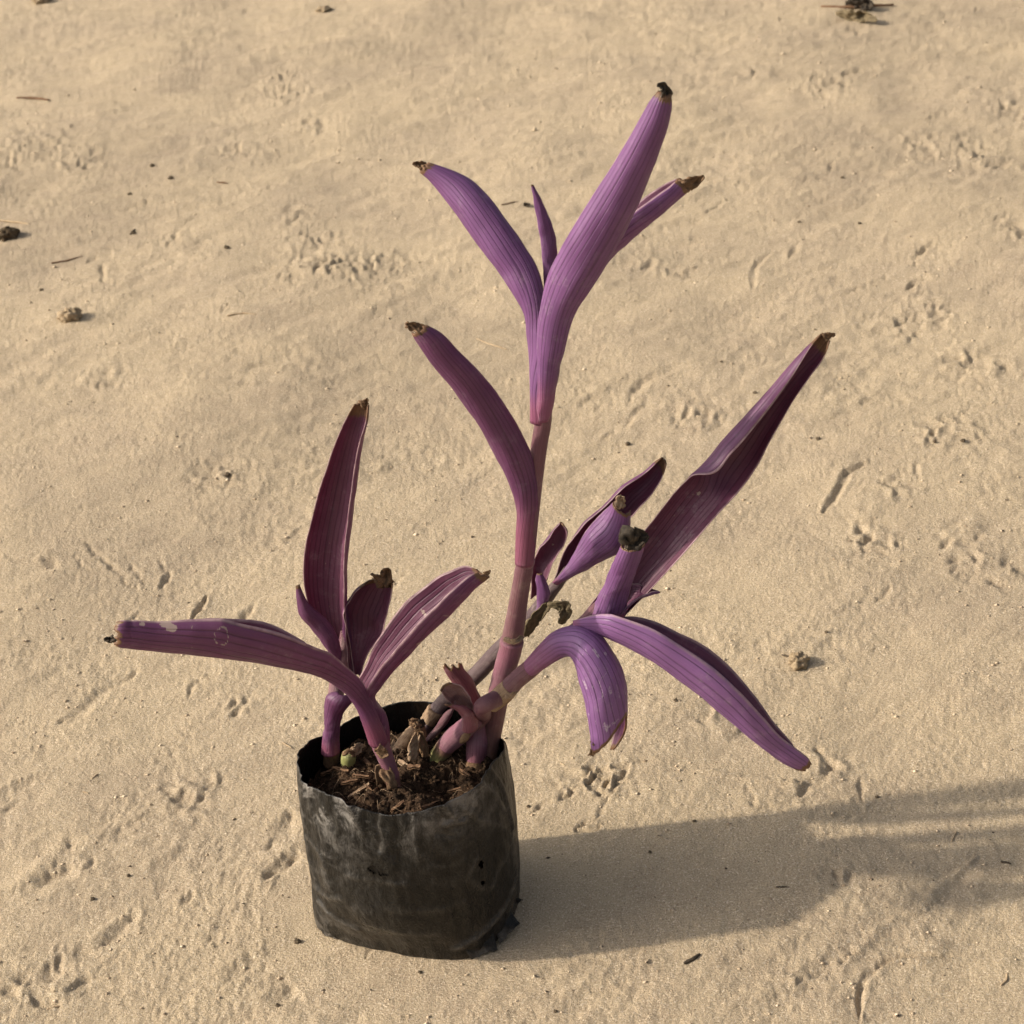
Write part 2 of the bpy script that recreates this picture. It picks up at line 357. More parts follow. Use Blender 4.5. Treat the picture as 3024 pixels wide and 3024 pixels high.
    gv(K4, [(1190, 1180), (1220, 1080), (1300, 1040)], 2, 1.6); gv(K4, [(0, 940), (200, 900), (420, 930)], 2, 1.2)
    gv(K5, [(1690, 835), (1760, 785), (1830, 740), (1900, 690)], 3.4, 5.5); gv(K5, [(230, 905), (330, 850), (420, 805)], 4.5, 5); gv(K5, [(670, 1255), (750, 1190), (835, 1115)], 3.5, 3.6)
    gv(K5, [(540, 802), (600, 760), (610, 730)], 1.6, 2.4); gv(K5, [(370, 760), (430, 690), (465, 640)], 4, 3.2); gv(K5, [(1160, 992), (1210, 960)], 2, 3); gv(K5, [(1415, 842), (1450, 820), (1535, 800)], 2, 2.4)
    gv(K5, [(1480, 1462), (1600, 1375)], 3, 2.5); gv(K5, [(0, 1755), (80, 1680), (230, 1640), (370, 1640)], 4, 3.5); gv(K5, [(40, 400), (120, 360)], 2, 2.5); gv(K5, [(130, 250), (280, 185)], 3, 2.2)
    gv(K5, [(1720, 640), (1800, 540), (1850, 430)], 4, 2.6); gv(K5, [(1380, 1220), (1420, 1130)], 4, 2); gv(K5, [(600, 620), (780, 540), (920, 455)], 2.5, 1.4); gv(K5, [(1150, 690), (1190, 630)], 3, 1.8)
    gv(K5, [(1800, 1620), (1860, 1530), (1920, 1480)], 5, 3); gv(K5, [(860, 1130), (862, 1040)], 1.6, 1.4); gv(K5, [(40, 340), (45, 300), (120, 230)], 2.5, 1.8)
    gv(K2, [(910, 432), (1000, 405), (1100, 380)], 4.5, 5); gv(K2, [(1400, 668), (1480, 645), (1590, 632)], 2.6, 4); gv(K2, [(1310, 1468), (1370, 1420), (1430, 1390)], 2.4, 4); gv(K2, [(1275, 1628), (1320, 1600), (1380, 1580)], 3.4, 5)
    gv(K2, [(385, 1640), (395, 1540), (420, 1480), (490, 1425)], 2.5, 2); gv(K2, [(600, 1450), (650, 1375)], 3, 2.6); gv(K2, [(860, 205), (960, 205), (1010, 180), (930, 150)], 3, 2.5); gv(K2, [(10, 440), (180, 430)], 3, 2)
    gv(K2, [(0, 1365), (120, 1340)], 2.5, 2); gv(K2, [(130, 1200), (240, 1130)], 2.5, 2.6); gv(K2, [(1590, 1000), (1800, 990), (1930, 975)], 2.5, 2); gv(K2, [(540, 100), (660, 75)], 3, 2.5); gv(K2, [(1650, 45), (1770, 18)], 3, 2)
    gv(K2, [(820, 975), (840, 920)], 2.5, 2); gv(K2, [(670, 1040), (760, 965)], 2, 1.6); gv(K2, [(280, 915), (265, 905), (320, 880)], 2.5, 2.5); gv(K2, [(940, 1660), (1040, 1620), (1150, 1575)], 2.5, 2); gv(K2, [(835, 1590), (910, 1570)], 2.5, 2.2)
    gv(K2, [(1240, 1530), (1310, 1520), (1315, 1490)], 2, 2); gv(K2, [(1190, 1840), (1260, 1800)], 3, 3); gv(K2, [(1430, 1840), (1500, 1790)], 3, 3)
    gv(K3, [(800, 985), (850, 900), (885, 850), (920, 765), (1025, 712)], 2.6, 3.4, .4); gv(K3, [(1320, 810), (1330, 720), (1420, 640)], 2, 1.8); gv(K3, [(1015, 1172), (1070, 1150)], 2.6, 4); gv(K3, [(1000, 1110), (1000, 1060)], 3, 3.5)
    gv(K3, [(940, 1155), (980, 1165)], 2.5, 2.5); gv(K3, [(1510, 1280), (1560, 1240)], 3, 3.2); gv(K3, [(1790, 170), (1865, 130)], 2.5, 3); gv(K3, [(1000, 370), (1080, 330)], 3, 2.4); gv(K3, [(1400, 470), (1560, 430), (1680, 370)], 3, 1.6)
    gv(K3, [(690, 1430), (820, 1410)], 1.6, 1.3); gv(K3, [(20, 1490), (180, 1480)], 2, 1.6); gv(K3, [(1100, 1520), (1180, 1430)], 2.5, 1.6); gv(K3, [(250, 1000), (300, 985)], 1.6, 2); gv(K3, [(230, 1050), (300, 1030)], 2, 1.6)
    gv(K1, [(1490, 1100), (1560, 1050), (1700, 1010), (1880, 985)], 2.6, 2.4); gv(K1, [(960, 1400), (1020, 1310), (1100, 1250), (1180, 1200)], 2.6, 1.6); gv(K1, [(1030, 1440), (1120, 1390), (1210, 1350)], 2.4, 1.6); gv(K1, [(160, 105), (280, 65), (400, 40)], 4, 3)
    gv(K1, [(500, 40), (600, 35)], 4, 3); gv(K1, [(580, 1510), (590, 1610), (670, 1625)], 2.4, 2.2); gv(K1, [(480, 1490), (560, 1450), (630, 1445)], 2.4, 2); gv(K1, [(690, 1200), (780, 1170), (870, 1140)], 2.2, 2.4)
    gv(K1, [(950, 900), (1030, 890)], 2.4, 2.6); gv(K1, [(150, 350), (280, 345), (410, 340)], 4, 2.2); gv(K1, [(1040, 270), (1150, 235), (1230, 190)], 3, 2.2); gv(K1, [(700, 1610), (780, 1570), (860, 1540)], 2.4, 1.6); gv(K1, [(1800, 1560), (1880, 1490)], 4, 3.4)
    gv(K1, [(1640, 1290), (1700, 1230)], 4, 3.4); gv(K1, [(1260, 1790), (1300, 1740)], 2, 2); gv(K1, [(980, 1750), (1050, 1745), (1120, 1730)], 2.4, 1.4); gv(K1, [(1380, 60), (1440, 35)], 3, 2)
    gv(I, [(1860, 1180), (1900, 1130), (1985, 1090), (2030, 1085)], 4, 2.8); gv(I, [(1500, 1640), (1560, 1610)], 3, 2); gv(I, [(1140, 1730), (1200, 1690)], 2.5, 1.6); gv(I, [(1780, 1290), (1860, 1240), (1900, 1195)], 3, 1.6)
    gv(I, [(1080, 2830), (1105, 2790), (1125, 2755)], 1.6, 3.0); gv(I, [(2080, 1810), (2250, 1800)], 2, 1.5)
    fade = sstep(30, 4, r0)*sstep(.95, .8, np.abs(X)/np.maximum(rng[:, None], .1)*1.6)
    # the sand lies snug against the bag foot
    Z = Z*np.where(r0 < 3, 1, 0) ; Z = np.where(r0 < .075, Z*.5, Z)
    V = np.stack([X, Y, Z], -1).reshape(-1, 3)
    o = mesh_obj('ground', V, grid_faces(*X.shape), SAND, attrs={'damp_shade': np.clip(damp_shade, 0, 1).ravel()}, origin=(0, 0, 0))
    prop(o, 'dry tan sandy ground scuffed with footprints and scrapes', kind='structure'); o['category'] = 'ground'
    return X, Y, Z
GX, GY, GZ = ground()
def gz(x, y):                        # rough height of the sand at a place
    i = np.argmin((GX-x)**2+(GY-y)**2); return float(GZ.ravel()[i])

# ------------------------------------------------------------------ nursery bag
BACK = .79                           # the bag is squashed front to back
def hit(x, y, R, near):
    r = ray(x, y); k = 1. if near else 1/BACK; cy, ry = CAM[1]*k, r[1]*k; a = r[0]**2+ry**2; b = 2*(CAM[0]*r[0]+cy*ry); c = CAM[0]**2+cy**2-R*R
    D = max(b*b-4*a*c, 0); t = (-b+(-1 if near else 1)*math.sqrt(D))/(2*a); q = CAM+r*t
    return math.atan2(q[1]*k, q[0]), q[2]
def squash(V):
    V = np.array(V); V[..., 1] = np.where(V[..., 1] > 0, V[..., 1]*BACK, V[..., 1]); return V
RTOP = .0463
rimN = [(150, 655), (205, 740), (330, 795), (450, 850), (600, 912), (640, 938), (750, 932), (900, 900), (1050, 858), (1180, 800), (1270, 715), (1330, 620)]
rimF = [(1352, 440), (1200, 300), (1050, 262), (970, 258), (900, 243), (840, 250), (760, 247), (690, 262), (660, 300), (610, 318), (520, 332), (470, 342), (440, 385), (400, 425), (310, 452), (220, 492), (165, 575)]
def bag():
    root = empty('nursery_bag', (0, 0, 0))
    prop(root, 'small black plastic nursery bag, dusty and creased, filled with dark soil', 'plant bag')
    tz = sorted([hit(*C1(*q), RTOP, True) for q in rimN]+[hit(*C1(*q), RTOP, False) for q in rimF])
    tt = np.array([t for t, _ in tz]); zz = np.array([z for _, z in tz])
    tt = np.concatenate([tt-2*np.pi, tt, tt+2*np.pi]); zz = np.concatenate([zz]*3)
    # foot outline read where the bag meets the sand
    foot = [(262, 1590), (312, 1642), (380, 1672), (530, 1722), (700, 1748), (900, 1790), (1050, 1803), (1180, 1800), (1300, 1745), (1385, 1660), (1450, 1560)]
    fq = np.array([G(*C1(*q))[:2] for q in foot]); ft = np.unwrap(np.arctan2(fq[:, 1], fq[:, 0])); fr = np.hypot(fq[:, 0], fq[:, 1])
    ft = np.concatenate([[ft[0]-.9], ft, [ft[-1]+.9]]); fr = np.concatenate([[.047], fr, [.047]])
    nt, nz = 420, 150
    th = np.linspace(-np.pi, np.pi, nt, endpoint=False)
    zr = np.interp(th, tt, zz); zr = np.convolve(np.concatenate([zr[-14:], zr, zr[:14]]), np.hanning(31)[1:-1]/np.hanning(31).sum(), 'valid') + .0003*fbm(th*5, th*0, 5, 3)
    o2 = np.argsort(np.mod(ft, 2*np.pi)); fm = np.mod(ft, 2*np.pi)[o2]; fr2 = fr[o2]
    rb = np.interp(np.mod(th, 2*np.pi), np.concatenate([fm-2*np.pi, fm, fm+2*np.pi]), np.concatenate([fr2]*3))
    rb = np.convolve(np.concatenate([rb[-4:], rb, rb[:4]]), np.ones(9)/9, 'valid')
    global BAGRIM, BAGFOOT; BAGFOOT = np.minimum(.0447, rb-.0055)
    BAGRIM = (th, zr)
    creases = [([(640, 938), (628, 1000), (655, 1080), (650, 1140)], 1.2, -.9), ([(205, 745), (215, 830), (232, 920)], 1.1, .9), ([(420, 830), (500, 940), (540, 1040)], 1.6, .6), ([(1260, 730), (1350, 800), (1400, 900)], 1.2, .9),
               ([(1330, 640), (1400, 760), (1425, 900), (1440, 1000)], 1.0, .8), ([(1050, 880), (1120, 960), (1060, 990), (1180, 960)], 1.2, .8), ([(1040, 960), (1010, 1040), (1090, 1060)], 1., -.5),
               ([(1170, 900), (1280, 960), (1400, 1000)], 1.4, .5), ([(1470, 1290), (1400, 1480), (1250, 1640), (1120, 1730)], 2.0, 1.1), ([(290, 1440), (380, 1560), (480, 1640)], 2.0, 1.2), ([(270, 1350), (330, 1400), (420, 1420)], 1.6, .7),
               ([(230, 1060), (300, 1150), (340, 1230)], 1.6, .6), ([(250, 1200), (270, 1300), (300, 1420)], 1.2, .7), ([(470, 1280), (620, 1310), (800, 1330)], 1.4, .35), ([(1230, 1180), (1180, 1300), (1270, 1360)], 1.4, .5),
               ([(700, 1480), (900, 1490), (1150, 1440)], 1.8, .3), ([(1440, 1050), (1380, 1200), (1320, 1350)], 1.6, .5), ([(560, 1590), (800, 1640), (1000, 1640)], 2., .4), ([(380, 900), (400, 1000), (380, 1080)], 1.4, .5)]
    cr = [([(t*BAGR, z) for t, z in [hit(*C1(*q), BAGR, True) for q in pts]], w, d) for pts, w, d in creases]
    def rad(T, z, q):
        r = RTOP + (.0492-RTOP)*np.sin(np.clip(q, 0, 1)*np.pi*.5) if False else .0470+.0018*np.sin(np.pi*np.clip(1-q, 0, 1)**.8)
        r = r + (RTOP-.047)*sstep(.55, 1, q)
        rbm = np.interp(T, th, rb)
        r = r + (rbm-.047)*sstep(.42, .0, q)**1.3
        s = T*BAGR
        r = r + .0007*fbm(T*5.5, q*1.6, 31, 3)*(.5+q) + .00035*perlin(T*9+q*3, q*11, 44)
        c = np.zeros_like(r)
        for pts, w, d in cr:
            D, _ = pdist(s, z, pts); g = np.exp(-(D/(w*.001))**2); r = r + d*.001*g*1.1; c = np.maximum(c, g*min(1, abs(d)))
        return r, c
    q = np.concatenate([np.linspace(0, 1, nz)])
    T, Q = np.meshgrid(th, q); Zz = Q*zr[None, :]
    R, CRS = rad(T, Zz, Q)
    tuck = sstep(.03, 0, Q); R = R - .0022*tuck
    outer = np.stack([R*np.cos(T), R*np.sin(T), Zz-.0015*(1-Q)], -1)
    qi = np.linspace(1, .58, 40); T2, Q2 = np.meshgrid(th, qi); Z2 = Q2*zr[None, :]; R2, _ = rad(T2, Z2, Q2); R2 = R2-.0005
    inner = np.stack([R2*np.cos(T2), R2*np.sin(T2), Z2], -1)
    Vv = squash(np.concatenate([outer, inner], 0)); F = grid_faces(nz+40, nt, True)
    # torn drainage holes
    def hole(pts, rr, k):
        t, z = hit(*C1(*pts), BAGR, True); s = (T-t)*BAGR; dz = Zz-z
        return (np.hypot(s/rr[0], dz/rr[1]) + .45*perlin(T*22, Zz*420, k)) < 1
    hm = hole((630, 1250), (.0034, .0026), 3) | hole((676, 1275), (.0024, .0011), 9) | hole((1254, 1215), (.0015, .0030), 4) | hole((1262, 1325), (.0013, .0022), 6) | hole((1040, 1770), (.0006, .0006), 8)
    hv = np.concatenate([hm, np.zeros_like(T2, bool)], 0).ravel()
    F = F[~hv[F].all(1)]
    zc = lambda a, b: np.concatenate([a, b], 0).ravel()
    O0 = np.zeros_like(T2)
    an = lambda c, w: np.exp(-((np.mod(T-c+np.pi, 2*np.pi)-np.pi)/w)**2)
    rimd = sstep(.72, .98, Q)*(.35+.9*an(-2.35, .55)+.5*an(-.9, .6))+.5*an(-2.6, .5)*sstep(.3, .6, Q)+.35*sstep(.3, .05, Q)*an(-2.7, .5)
    lowd = sstep(.30, 0, Q)*(.3+.5*an(-.6, .6)) + .25*sstep(.6, .95, Q)*an(-.7, .7)
    bo = mesh_obj('bag_wall', Vv.reshape(-1, 3), F, BAG, root, {'u': zc(T*2, T2*2), 'v': zc(Q, Q2), 'side': zc(O0[:1].repeat(nz, 0)+1, O0),
                  'rimdust': zc(np.clip(rimd, 0, 1), O0), 'lowdust': zc(np.clip(lowd, 0, 1), O0), 'crease': zc(CRS, O0)})
    # folded plastic corners at the foot
    def flap(pts, zs, seed):
        q = np.array([G(*C1(*p), z) for p, z in zip(pts, zs)])     # a quad: two inner, two outer corners
        n = 26; a, b = np.meshgrid(np.linspace(0, 1, n), np.linspace(0, 1, n), indexing='ij')
        Pn = ((1-a)*(1-b))[..., None]*q[0]+((1-a)*b)[..., None]*q[1]+(a*b)[..., None]*q[2]+(a*(1-b))[..., None]*q[3]
        Pn[..., 2] += .0009*perlin(a*2+seed, b*2.4, 70+seed)*(.3+a)
        Pn[..., 0] += .0009*perlin(a*0+seed, b*4, 90)*a; Pn[..., 1] += .0009*perlin(a*0+seed, b*4, 95)*a
        top = Pn+np.array([0, 0, .0004]); V = np.concatenate([Pn.reshape(-1, 3), top.reshape(-1, 3)]); f = grid_faces(n, n); nn = n*n
        e = [k for k in range(n)]; ring = e+[k*n+n-1 for k in range(1, n)]+[n*n-1-k for k in range(1, n)]+[(n-1-k)*n for k in range(1, n-1)]
        rf = np.array([[ring[k], ring[(k+1) % len(ring)], nn+ring[(k+1) % len(ring)], nn+ring[k]] for k in range(len(ring))])
        k1 = np.ones(len(V)); uu = np.tile(b.ravel(), 2)
        mesh_obj('corner_flap', V, np.concatenate([f[:, ::-1], f+nn, rf]), BAG, root, {'u': uu*2, 'v': np.tile(a.ravel(), 2), 'side': k1, 'rimdust': k1*.3, 'lowdust': k1*.5, 'crease': k1*0})
    flap([(1170, 1740), (1330, 1600), (1362, 1738), (1200, 1797)], (.006, .009, .001, .0008), 1)
    flap([(1340, 1620), (1430, 1500), (1496, 1578), (1375, 1705)], (.005, .007, .0045, .001), 2)
    flap([(1440, 1470), (1455, 1430), (1515, 1438), (1490, 1450)], (.006, .008, .006, .005), 3)
    flap([(300, 1560), (420, 1640), (385, 1676), (308, 1640)], (.006, .003, .0006, .0008), 4)
    return root
BAGO = bag()

ZS = .0775
def soil_z(x, y):
    r = np.hypot(x, y)
    z = ZS + .0035*fbm(x*60, y*60, 140, 3) + .0022*fbm(x*190, y*190, 150, 3, .6) - .004*sstep(.028, .046, r)
    z = z - .008*np.exp(-(((x-.017)/.012)**2+((y+.012)/.010)**2)) - .006*np.exp(-(((x+.037)/.008)**2+((y-.012)/.02)**2)) + .003*np.exp(-((x/.02)**2+((y+.035)/.012)**2))
    return z
def soil():
    nr, nt = 90, 300
    th, zr = BAGRIM; T = np.linspace(-np.pi, np.pi, nt, endpoint=False); lim = np.interp(T, th, zr)
    rr = np.linspace(.0002, .0445, nr); Rm, Tm = np.meshgrid(rr, T, indexing='ij')
    X = Rm*np.cos(Tm); Y = Rm*np.sin(Tm); Z = soil_z(X, Y)
    Z = np.where(Rm > .030, np.minimum(Z, lim[None, :]-.0022-.0015*_h(np.floor(Tm*60), np.floor(Rm*500), 2)*(Tm < 0)), Z)
    rows = [np.stack([X, Y, Z], -1)]
    zb = np.linspace(1, 0, 26)[1:]
    for k in zb:
        a = np.interp(T, th, BAGFOOT)+(.0447-np.interp(T, th, BAGFOOT))*sstep(.05, .5, k)+.0005*perlin(T*30, np.full(nt, k*20), 7); rows.append(np.stack([a*np.cos(T), a*np.sin(T), .004+(Z[-1]-.004)*k], -1)[None])
    V = squash(np.concatenate(rows, 0))
    mesh_obj('soil', V.reshape(-1, 3), grid_faces(V.shape[0], nt, True), SOIL, BAGO)
    # crumbs lying on top of it
    base = np.array([[1, 0, 0], [-1, 0, 0], [0, 1, 0], [0, -1, 0], [0, 0, 1], [0, 0, -1]], float)
    bf = np.array([[0, 2, 4], [2, 1, 4], [1, 3, 4], [3, 0, 4], [2, 0, 5], [1, 2, 5], [3, 1, 5], [0, 3, 5]])
    n = 1500; r = .043*np.sqrt(RNG.random(n)); t = RNG.random(n)*6.283; s = .0004+.0013*RNG.random(n)**3
    c = np.stack([r*np.cos(t), r*np.sin(t)], -1); z = np.minimum(soil_z(c[:, 0], c[:, 1]), np.interp(np.arctan2(c[:, 1], c[:, 0]), th, zr)-.003)
    Vs = base[None]*s[:, None, None]*(.6+.8*RNG.random((n, 6, 1)))*np.array([1.3, 1, .8]); Vs += np.concatenate([c, z[:, None]+s[:, None]*.2], 1)[:, None]
    F = (bf[None]+6*np.arange(n)[:, None, None]).reshape(-1, 3); Vs = squash(Vs)
    o = mesh_obj('soil_crumbs', Vs.reshape(-1, 3), F, SOIL, BAGO, smooth=False); prop(o, kind='stuff')
soil()

# ------------------------------------------------------------------ plant builders
PLANT = empty('purple_plant', (.0, .0, ZS))
prop(PLANT, 'purple trailing plant with long folded violet leaves and jointed stems, growing from the bag', 'plant')
def hermite(t, y, tq):
    m = np.gradient(y, t, axis=0)
    i = np.clip(np.searchsorted(t, tq, side='right')-1, 0, len(t)-2); h = t[i+1]-t[i]; s = (tq-t[i])/h
    s = s[:, None]; h = h[:, None]
    return (2*s**3-3*s**2+1)*y[i]+(s**3-2*s**2+s)*h*m[i]+(-2*s**3+3*s**2)*y[i+1]+(s**3-s**2)*h*m[i+1]
def crumple(pts, mat, parent, name='dry_tip', amp=.35, seed=0, nu=9, nv=16):
    """little shrivelled ribbon: pts = (x, y, d, half width px)"""
    a = np.array(pts, float); t = np.concatenate([[0], np.cumsum(np.hypot(*np.diff(a[:, :2], axis=0).T)+1e-3)])
    q = hermite(t, a, np.linspace(0, t[-1], nv)); C = P(q[:, 0], q[:, 1], q[:, 2]); mp = np.linalg.norm(C-CAM, axis=1)/FPX
    Td = np.gradient(C, axis=0); Td /= np.linalg.norm(Td, axis=1)[:, None]
    Vv = CAM-C; Vv -= (Vv*Td).sum(1)[:, None]*Td; Vv /= np.linalg.norm(Vv, axis=1)[:, None]; S = np.cross(Td, Vv)
    u = np.linspace(-1, 1, nu); U, I = np.meshgrid(u, np.arange(nv)); w = (q[:, 3]*mp)[:, None]
    w = w*.8; zz = (.5*np.cos(U*2.2+I*.25)+amp*2.2*perlin(U*2.2+seed, I*.33, 60+seed))*w; ss = (U*(1+.3*perlin(U*0+seed, I*.5, 33)) + amp*perlin(U*1.7, I*.4+seed, 77))*w
    ll = amp*.9*perlin(U*2.4+seed*3, I*.3, 81)*w
    Pn = C[:, None]+ss[..., None]*S[:, None]+zz[..., None]*Vv[:, None]+ll[..., None]*Td[:, None]
    n = np.cross(np.gradient(Pn, axis=0), np.gradient(Pn, axis=1)); n /= np.linalg.norm(n, axis=2)[..., None]+1e-12
    A = Pn+n*.00022; B = Pn-n*.00022; N = nu*nv; f = grid_faces(nv, nu)
    ring = list(range(nu))+[k*nu+nu-1 for k in range(1, nv)]+[N-1-k for k in range(1, nu)]+[(nv-1-k)*nu for k in range(1, nv-1)]
    rf = np.array([[ring[k], ring[(k+1) % len(ring)], N+ring[(k+1) % len(ring)], N+ring[k]] for k in range(len(ring))])
    return mesh_obj(name, np.concatenate([A.reshape(-1, 3), B.reshape(-1, 3)]), np.concatenate([f[:, ::-1], f+N, rf]), mat, parent,
                    {'u': np.tile(U.ravel(), 2), 'v': np.tile(I.ravel()/nv, 2)})
SEED = [0]
def leaf(mat, st, nu=25, nv=84, dry=.03, base=.0, end=None, scars=(), thick=.0009, label=None, tip=None, wav=1., tipmat=None, name='leaf'):
    """st rows: left edge px, right edge px (seen travelling base to tip), d cm, wrap angle left, right, direction of the convex side"""
    SEED[0] += 1; sd_ = SEED[0]
    a = np.array([list(l)+list(r)+list(rest) for l, r, *rest in st], float)
    cx = (a[:, 0]+a[:, 2])/2; cy = (a[:, 1]+a[:, 3])/2
    t = np.concatenate([[0], np.cumsum(np.hypot(np.diff(cx), np.diff(cy))+np.abs(np.diff(a[:, 4]))*40+1e-3)]); vq = np.linspace(0, 1, nv)
    q = hermite(t, a, vq*t[-1])
    X1, Y1, X2, Y2, d, A1, A2, ph = q.T
    C = P((X1+X2)/2, (Y1+Y2)/2, d); mp = ((C-CAM)@CF)/FPX
    Td = np.gradient(C, axis=0); Td /= np.linalg.norm(Td, axis=1)[:, None]
    Vv = CAM-C; Vv -= (Vv*Td).sum(1)[:, None]*Td; Vv /= np.linalg.norm(Vv, axis=1)[:, None]
    D = ((X2-X1)[:, None]*CR - (Y2-Y1)[:, None]*CU)*mp[:, None]/2; w = np.linalg.norm(D, axis=1)
    fl = np.cos(np.radians(a[:, 7])).mean() < 0
    u = np.linspace(-1, 1, nu); U = np.repeat(u[None], nv, 0)
    lo, hi = (-A2, A1) if fl else (-A1, A2)
    ang = np.radians(lo[:, None]+(hi-lo)[:, None]*(U+1)/2 + ph[:, None])
    s = np.sin(ang); c = np.cos(ang); smin = s.min(1)[:, None]; smax = s.max(1)[:, None]
    k = 2/np.maximum(smax-smin, .35); s = (s-(smin+smax)/2)*2/(smax-smin); c = (c-c.mean(1)[:, None])*k
    Pn = C[:, None]+s[..., None]*D[:, None]+(c*w[:, None])[..., None]*Vv[:, None]
    n = np.cross(np.gradient(Pn, axis=0), np.gradient(Pn, axis=1)); n /= np.linalg.norm(n, axis=2)[..., None]+1e-12
    radial = np.cos(ang)[..., None]*Vv[:, None]+np.sin(ang)[..., None]*(D/ (w[:, None]+1e-9))[:, None]
    if (n*radial).sum(2).mean() < 0: n = -n; 
    Vr = np.repeat(vq[:, None], nu, 1)
    env = np.sin(np.pi*np.clip(Vr, 0, 1))**.5
    Pn = Pn + n*(wav*env*(.00045*fbm(U*1.3+sd_, Vr*5, 400+sd_, 3) + .00003*np.cos(U*31)*(1-U**2)))[..., None]
    # ragged margins and end
    vm = 1-.012*np.abs(perlin(u*6+sd_, u*0, 19))-.01*_h(np.floor(u*9+40), np.full(nu, sd_), 3)
    if end is not None: vm = vm*end(u)
    Pq = np.empty_like(Pn); nq = np.empty_like(n); Vq = np.empty_like(Vr)
    for j in range(nu):
        vv = vq*vm[j]; Vq[:, j] = vv
        for kx in range(3):
            Pq[:, j, kx] = np.interp(vv, vq, Pn[:, j, kx]); nq[:, j, kx] = np.interp(vv, vq, n[:, j, kx])
    th = thick*np.clip(.35+1.1*(1-U**4), 0, 1)*.5
    A = Pq+nq*th[..., None]; B = Pq-nq*th[..., None]; N = nu*nv; f = grid_faces(nv, nu)
    ring = list(range(nu))+[kk*nu+nu-1 for kk in range(1, nv)]+[N-1-kk for kk in range(1, nu)]+[(nv-1-kk)*nu for kk in range(1, nv-1)]
    rf = np.array([[ring[kk], ring[(kk+1) % len(ring)], N+ring[(kk+1) % len(ring)], N+ring[kk]] for kk in range(len(ring))])
    e1 = (A[1, 0]-A[0, 0]); e2 = A[0, 1]-A[0, 0]
    dr = sstep(1-2.2*dry, 1.0, Vq/np.maximum(vm[None], .01)) if dry > 0 else Vq*0
    dr = np.maximum(dr, .55*sstep(.93, 1., np.abs(U))*_h(np.floor(Vq*37), np.sign(U), sd_)*(Vq > .45))
    bs = sstep(base, base*.25, Vq) if base > 0 else Vq*0
    sc = np.zeros_like(Vq)
    for su, sv, ru, rv, ringy in scars:
        rr_ = np.hypot((U-su)/ru, (Vq-sv)/rv)+.18*perlin(U*9, Vq*50, 5); sc = np.maximum(sc, 1.32*np.exp(-((rr_-1)/.2)**2) if ringy == 1 else (1.7 if ringy else 1.02)*sstep(1.1, .7, rr_))
    tile = lambda z: np.tile(z.ravel(), 2)
    # winding: outer sheet normals along n
    fo = f if np.dot(np.cross(Pq[nv//2, nu//2+1]-Pq[nv//2, nu//2], Pq[nv//2+1, nu//2]-Pq[nv//2, nu//2]), nq[nv//2, nu//2]) > 0 else f[:, ::-1]
    flip = fo is not f
    rf2 = rf[:, ::-1] if not flip else rf
    o = mesh_obj(name, np.concatenate([A.reshape(-1, 3), B.reshape(-1, 3)]), np.concatenate([fo, fo[:, ::-1]+N, rf2]), mat, PLANT,
                 {'u': tile(U), 'v': tile(Vq), 'side': np.concatenate([np.ones(N), np.zeros(N)]), 'dry': tile(dr), 'base': tile(bs), 'scar': tile(sc)})
    if label: o['label'] = label
    if tip: crumple(tip, tipmat or BROWN, o, seed=sd_)
    return o
def tube(mat, pts, name='stem', parent=None, ns=20, nv=None, dry=None, green=None, bulge=(), closed=True, label=None, sub=6, rough=0.):
    a = np.array(pts, float); t = np.concatenate([[0], np.cumsum(np.hypot(*np.diff(a[:, :2], axis=0).T)+1e-3)])
    nv = nv or max(8, sub*len(a)); vq = np.linspace(0, 1, nv); q = hermite(t, a, vq*t[-1]); C = P(q[:, 0], q[:, 1], q[:, 2]); mp = ((C-CAM)@CF)/FPX
    r = q[:, 3]*mp
    for v0, w0, k0 in bulge: r = r*(1+k0*np.exp(-((vq-v0)/w0)**2))
    Td = np.gradient(C, axis=0); Td /= np.linalg.norm(Td, axis=1)[:, None]
    Vv = CAM-C; Vv -= (Vv*Td).sum(1)[:, None]*Td; Vv /= np.linalg.norm(Vv, axis=1)[:, None]; S = np.cross(Td, Vv)
    th = np.linspace(0, 2*np.pi, ns, endpoint=False); T, I = np.meshgrid(th, vq)
    SEED[0] += 1
    rr = r[:, None]*(1+.02*np.cos(T*3+I*2)+rough*fbm(np.cos(T)*2+SEED[0], np.sin(T)*2+I*9, 91, 3))
    V = C[:, None]+(rr*np.cos(T))[..., None]*Vv[:, None]+(rr*np.sin(T))[..., None]*S[:, None]
    F = list(map(list, grid_faces(nv, ns, True))); V = V.reshape(-1, 3); U = np.abs(T/np.pi-1).ravel()*2; Vt = I.ravel()
    V = np.concatenate([V, C[:1], C[-1:]]); U = np.append(U, [0, 0]); Vt = np.append(Vt, [0, 1])
    b = len(V)-2; F += [[b, (k+1) % ns, k, k] for k in range(0)]
    caps = []
    for k in range(0, ns, 2):
        caps.append([b, (k+2) % ns, (k+1) % ns, k]); e = (nv-1)*ns; caps.append([b+1, e+k, e+(k+1) % ns, e+(k+2) % ns])
    F = np.array(F+caps)
    at = {'u': U, 'v': Vt, 'dry': np.zeros(len(V)) if dry is None else np.interp(Vt, *dry), 'green': np.zeros(len(V)) if green is None else np.interp(Vt, *green), 'side': np.ones(len(V))}
    o = mesh_obj(name, V, F, mat, parent or PLANT, at)
    if label: o['label'] = label
    return o
def fr(F, rows):                     # rows of (xl, yl, xr, yr, d, A1, A2, phi) in one zoom frame
    return [(F(r[0], r[1]), F(r[2], r[3]))+tuple(r[4:]) for r in rows]
def pt(F, rows): return [F(r[0], r[1])+tuple(r[2:]) for r in rows]

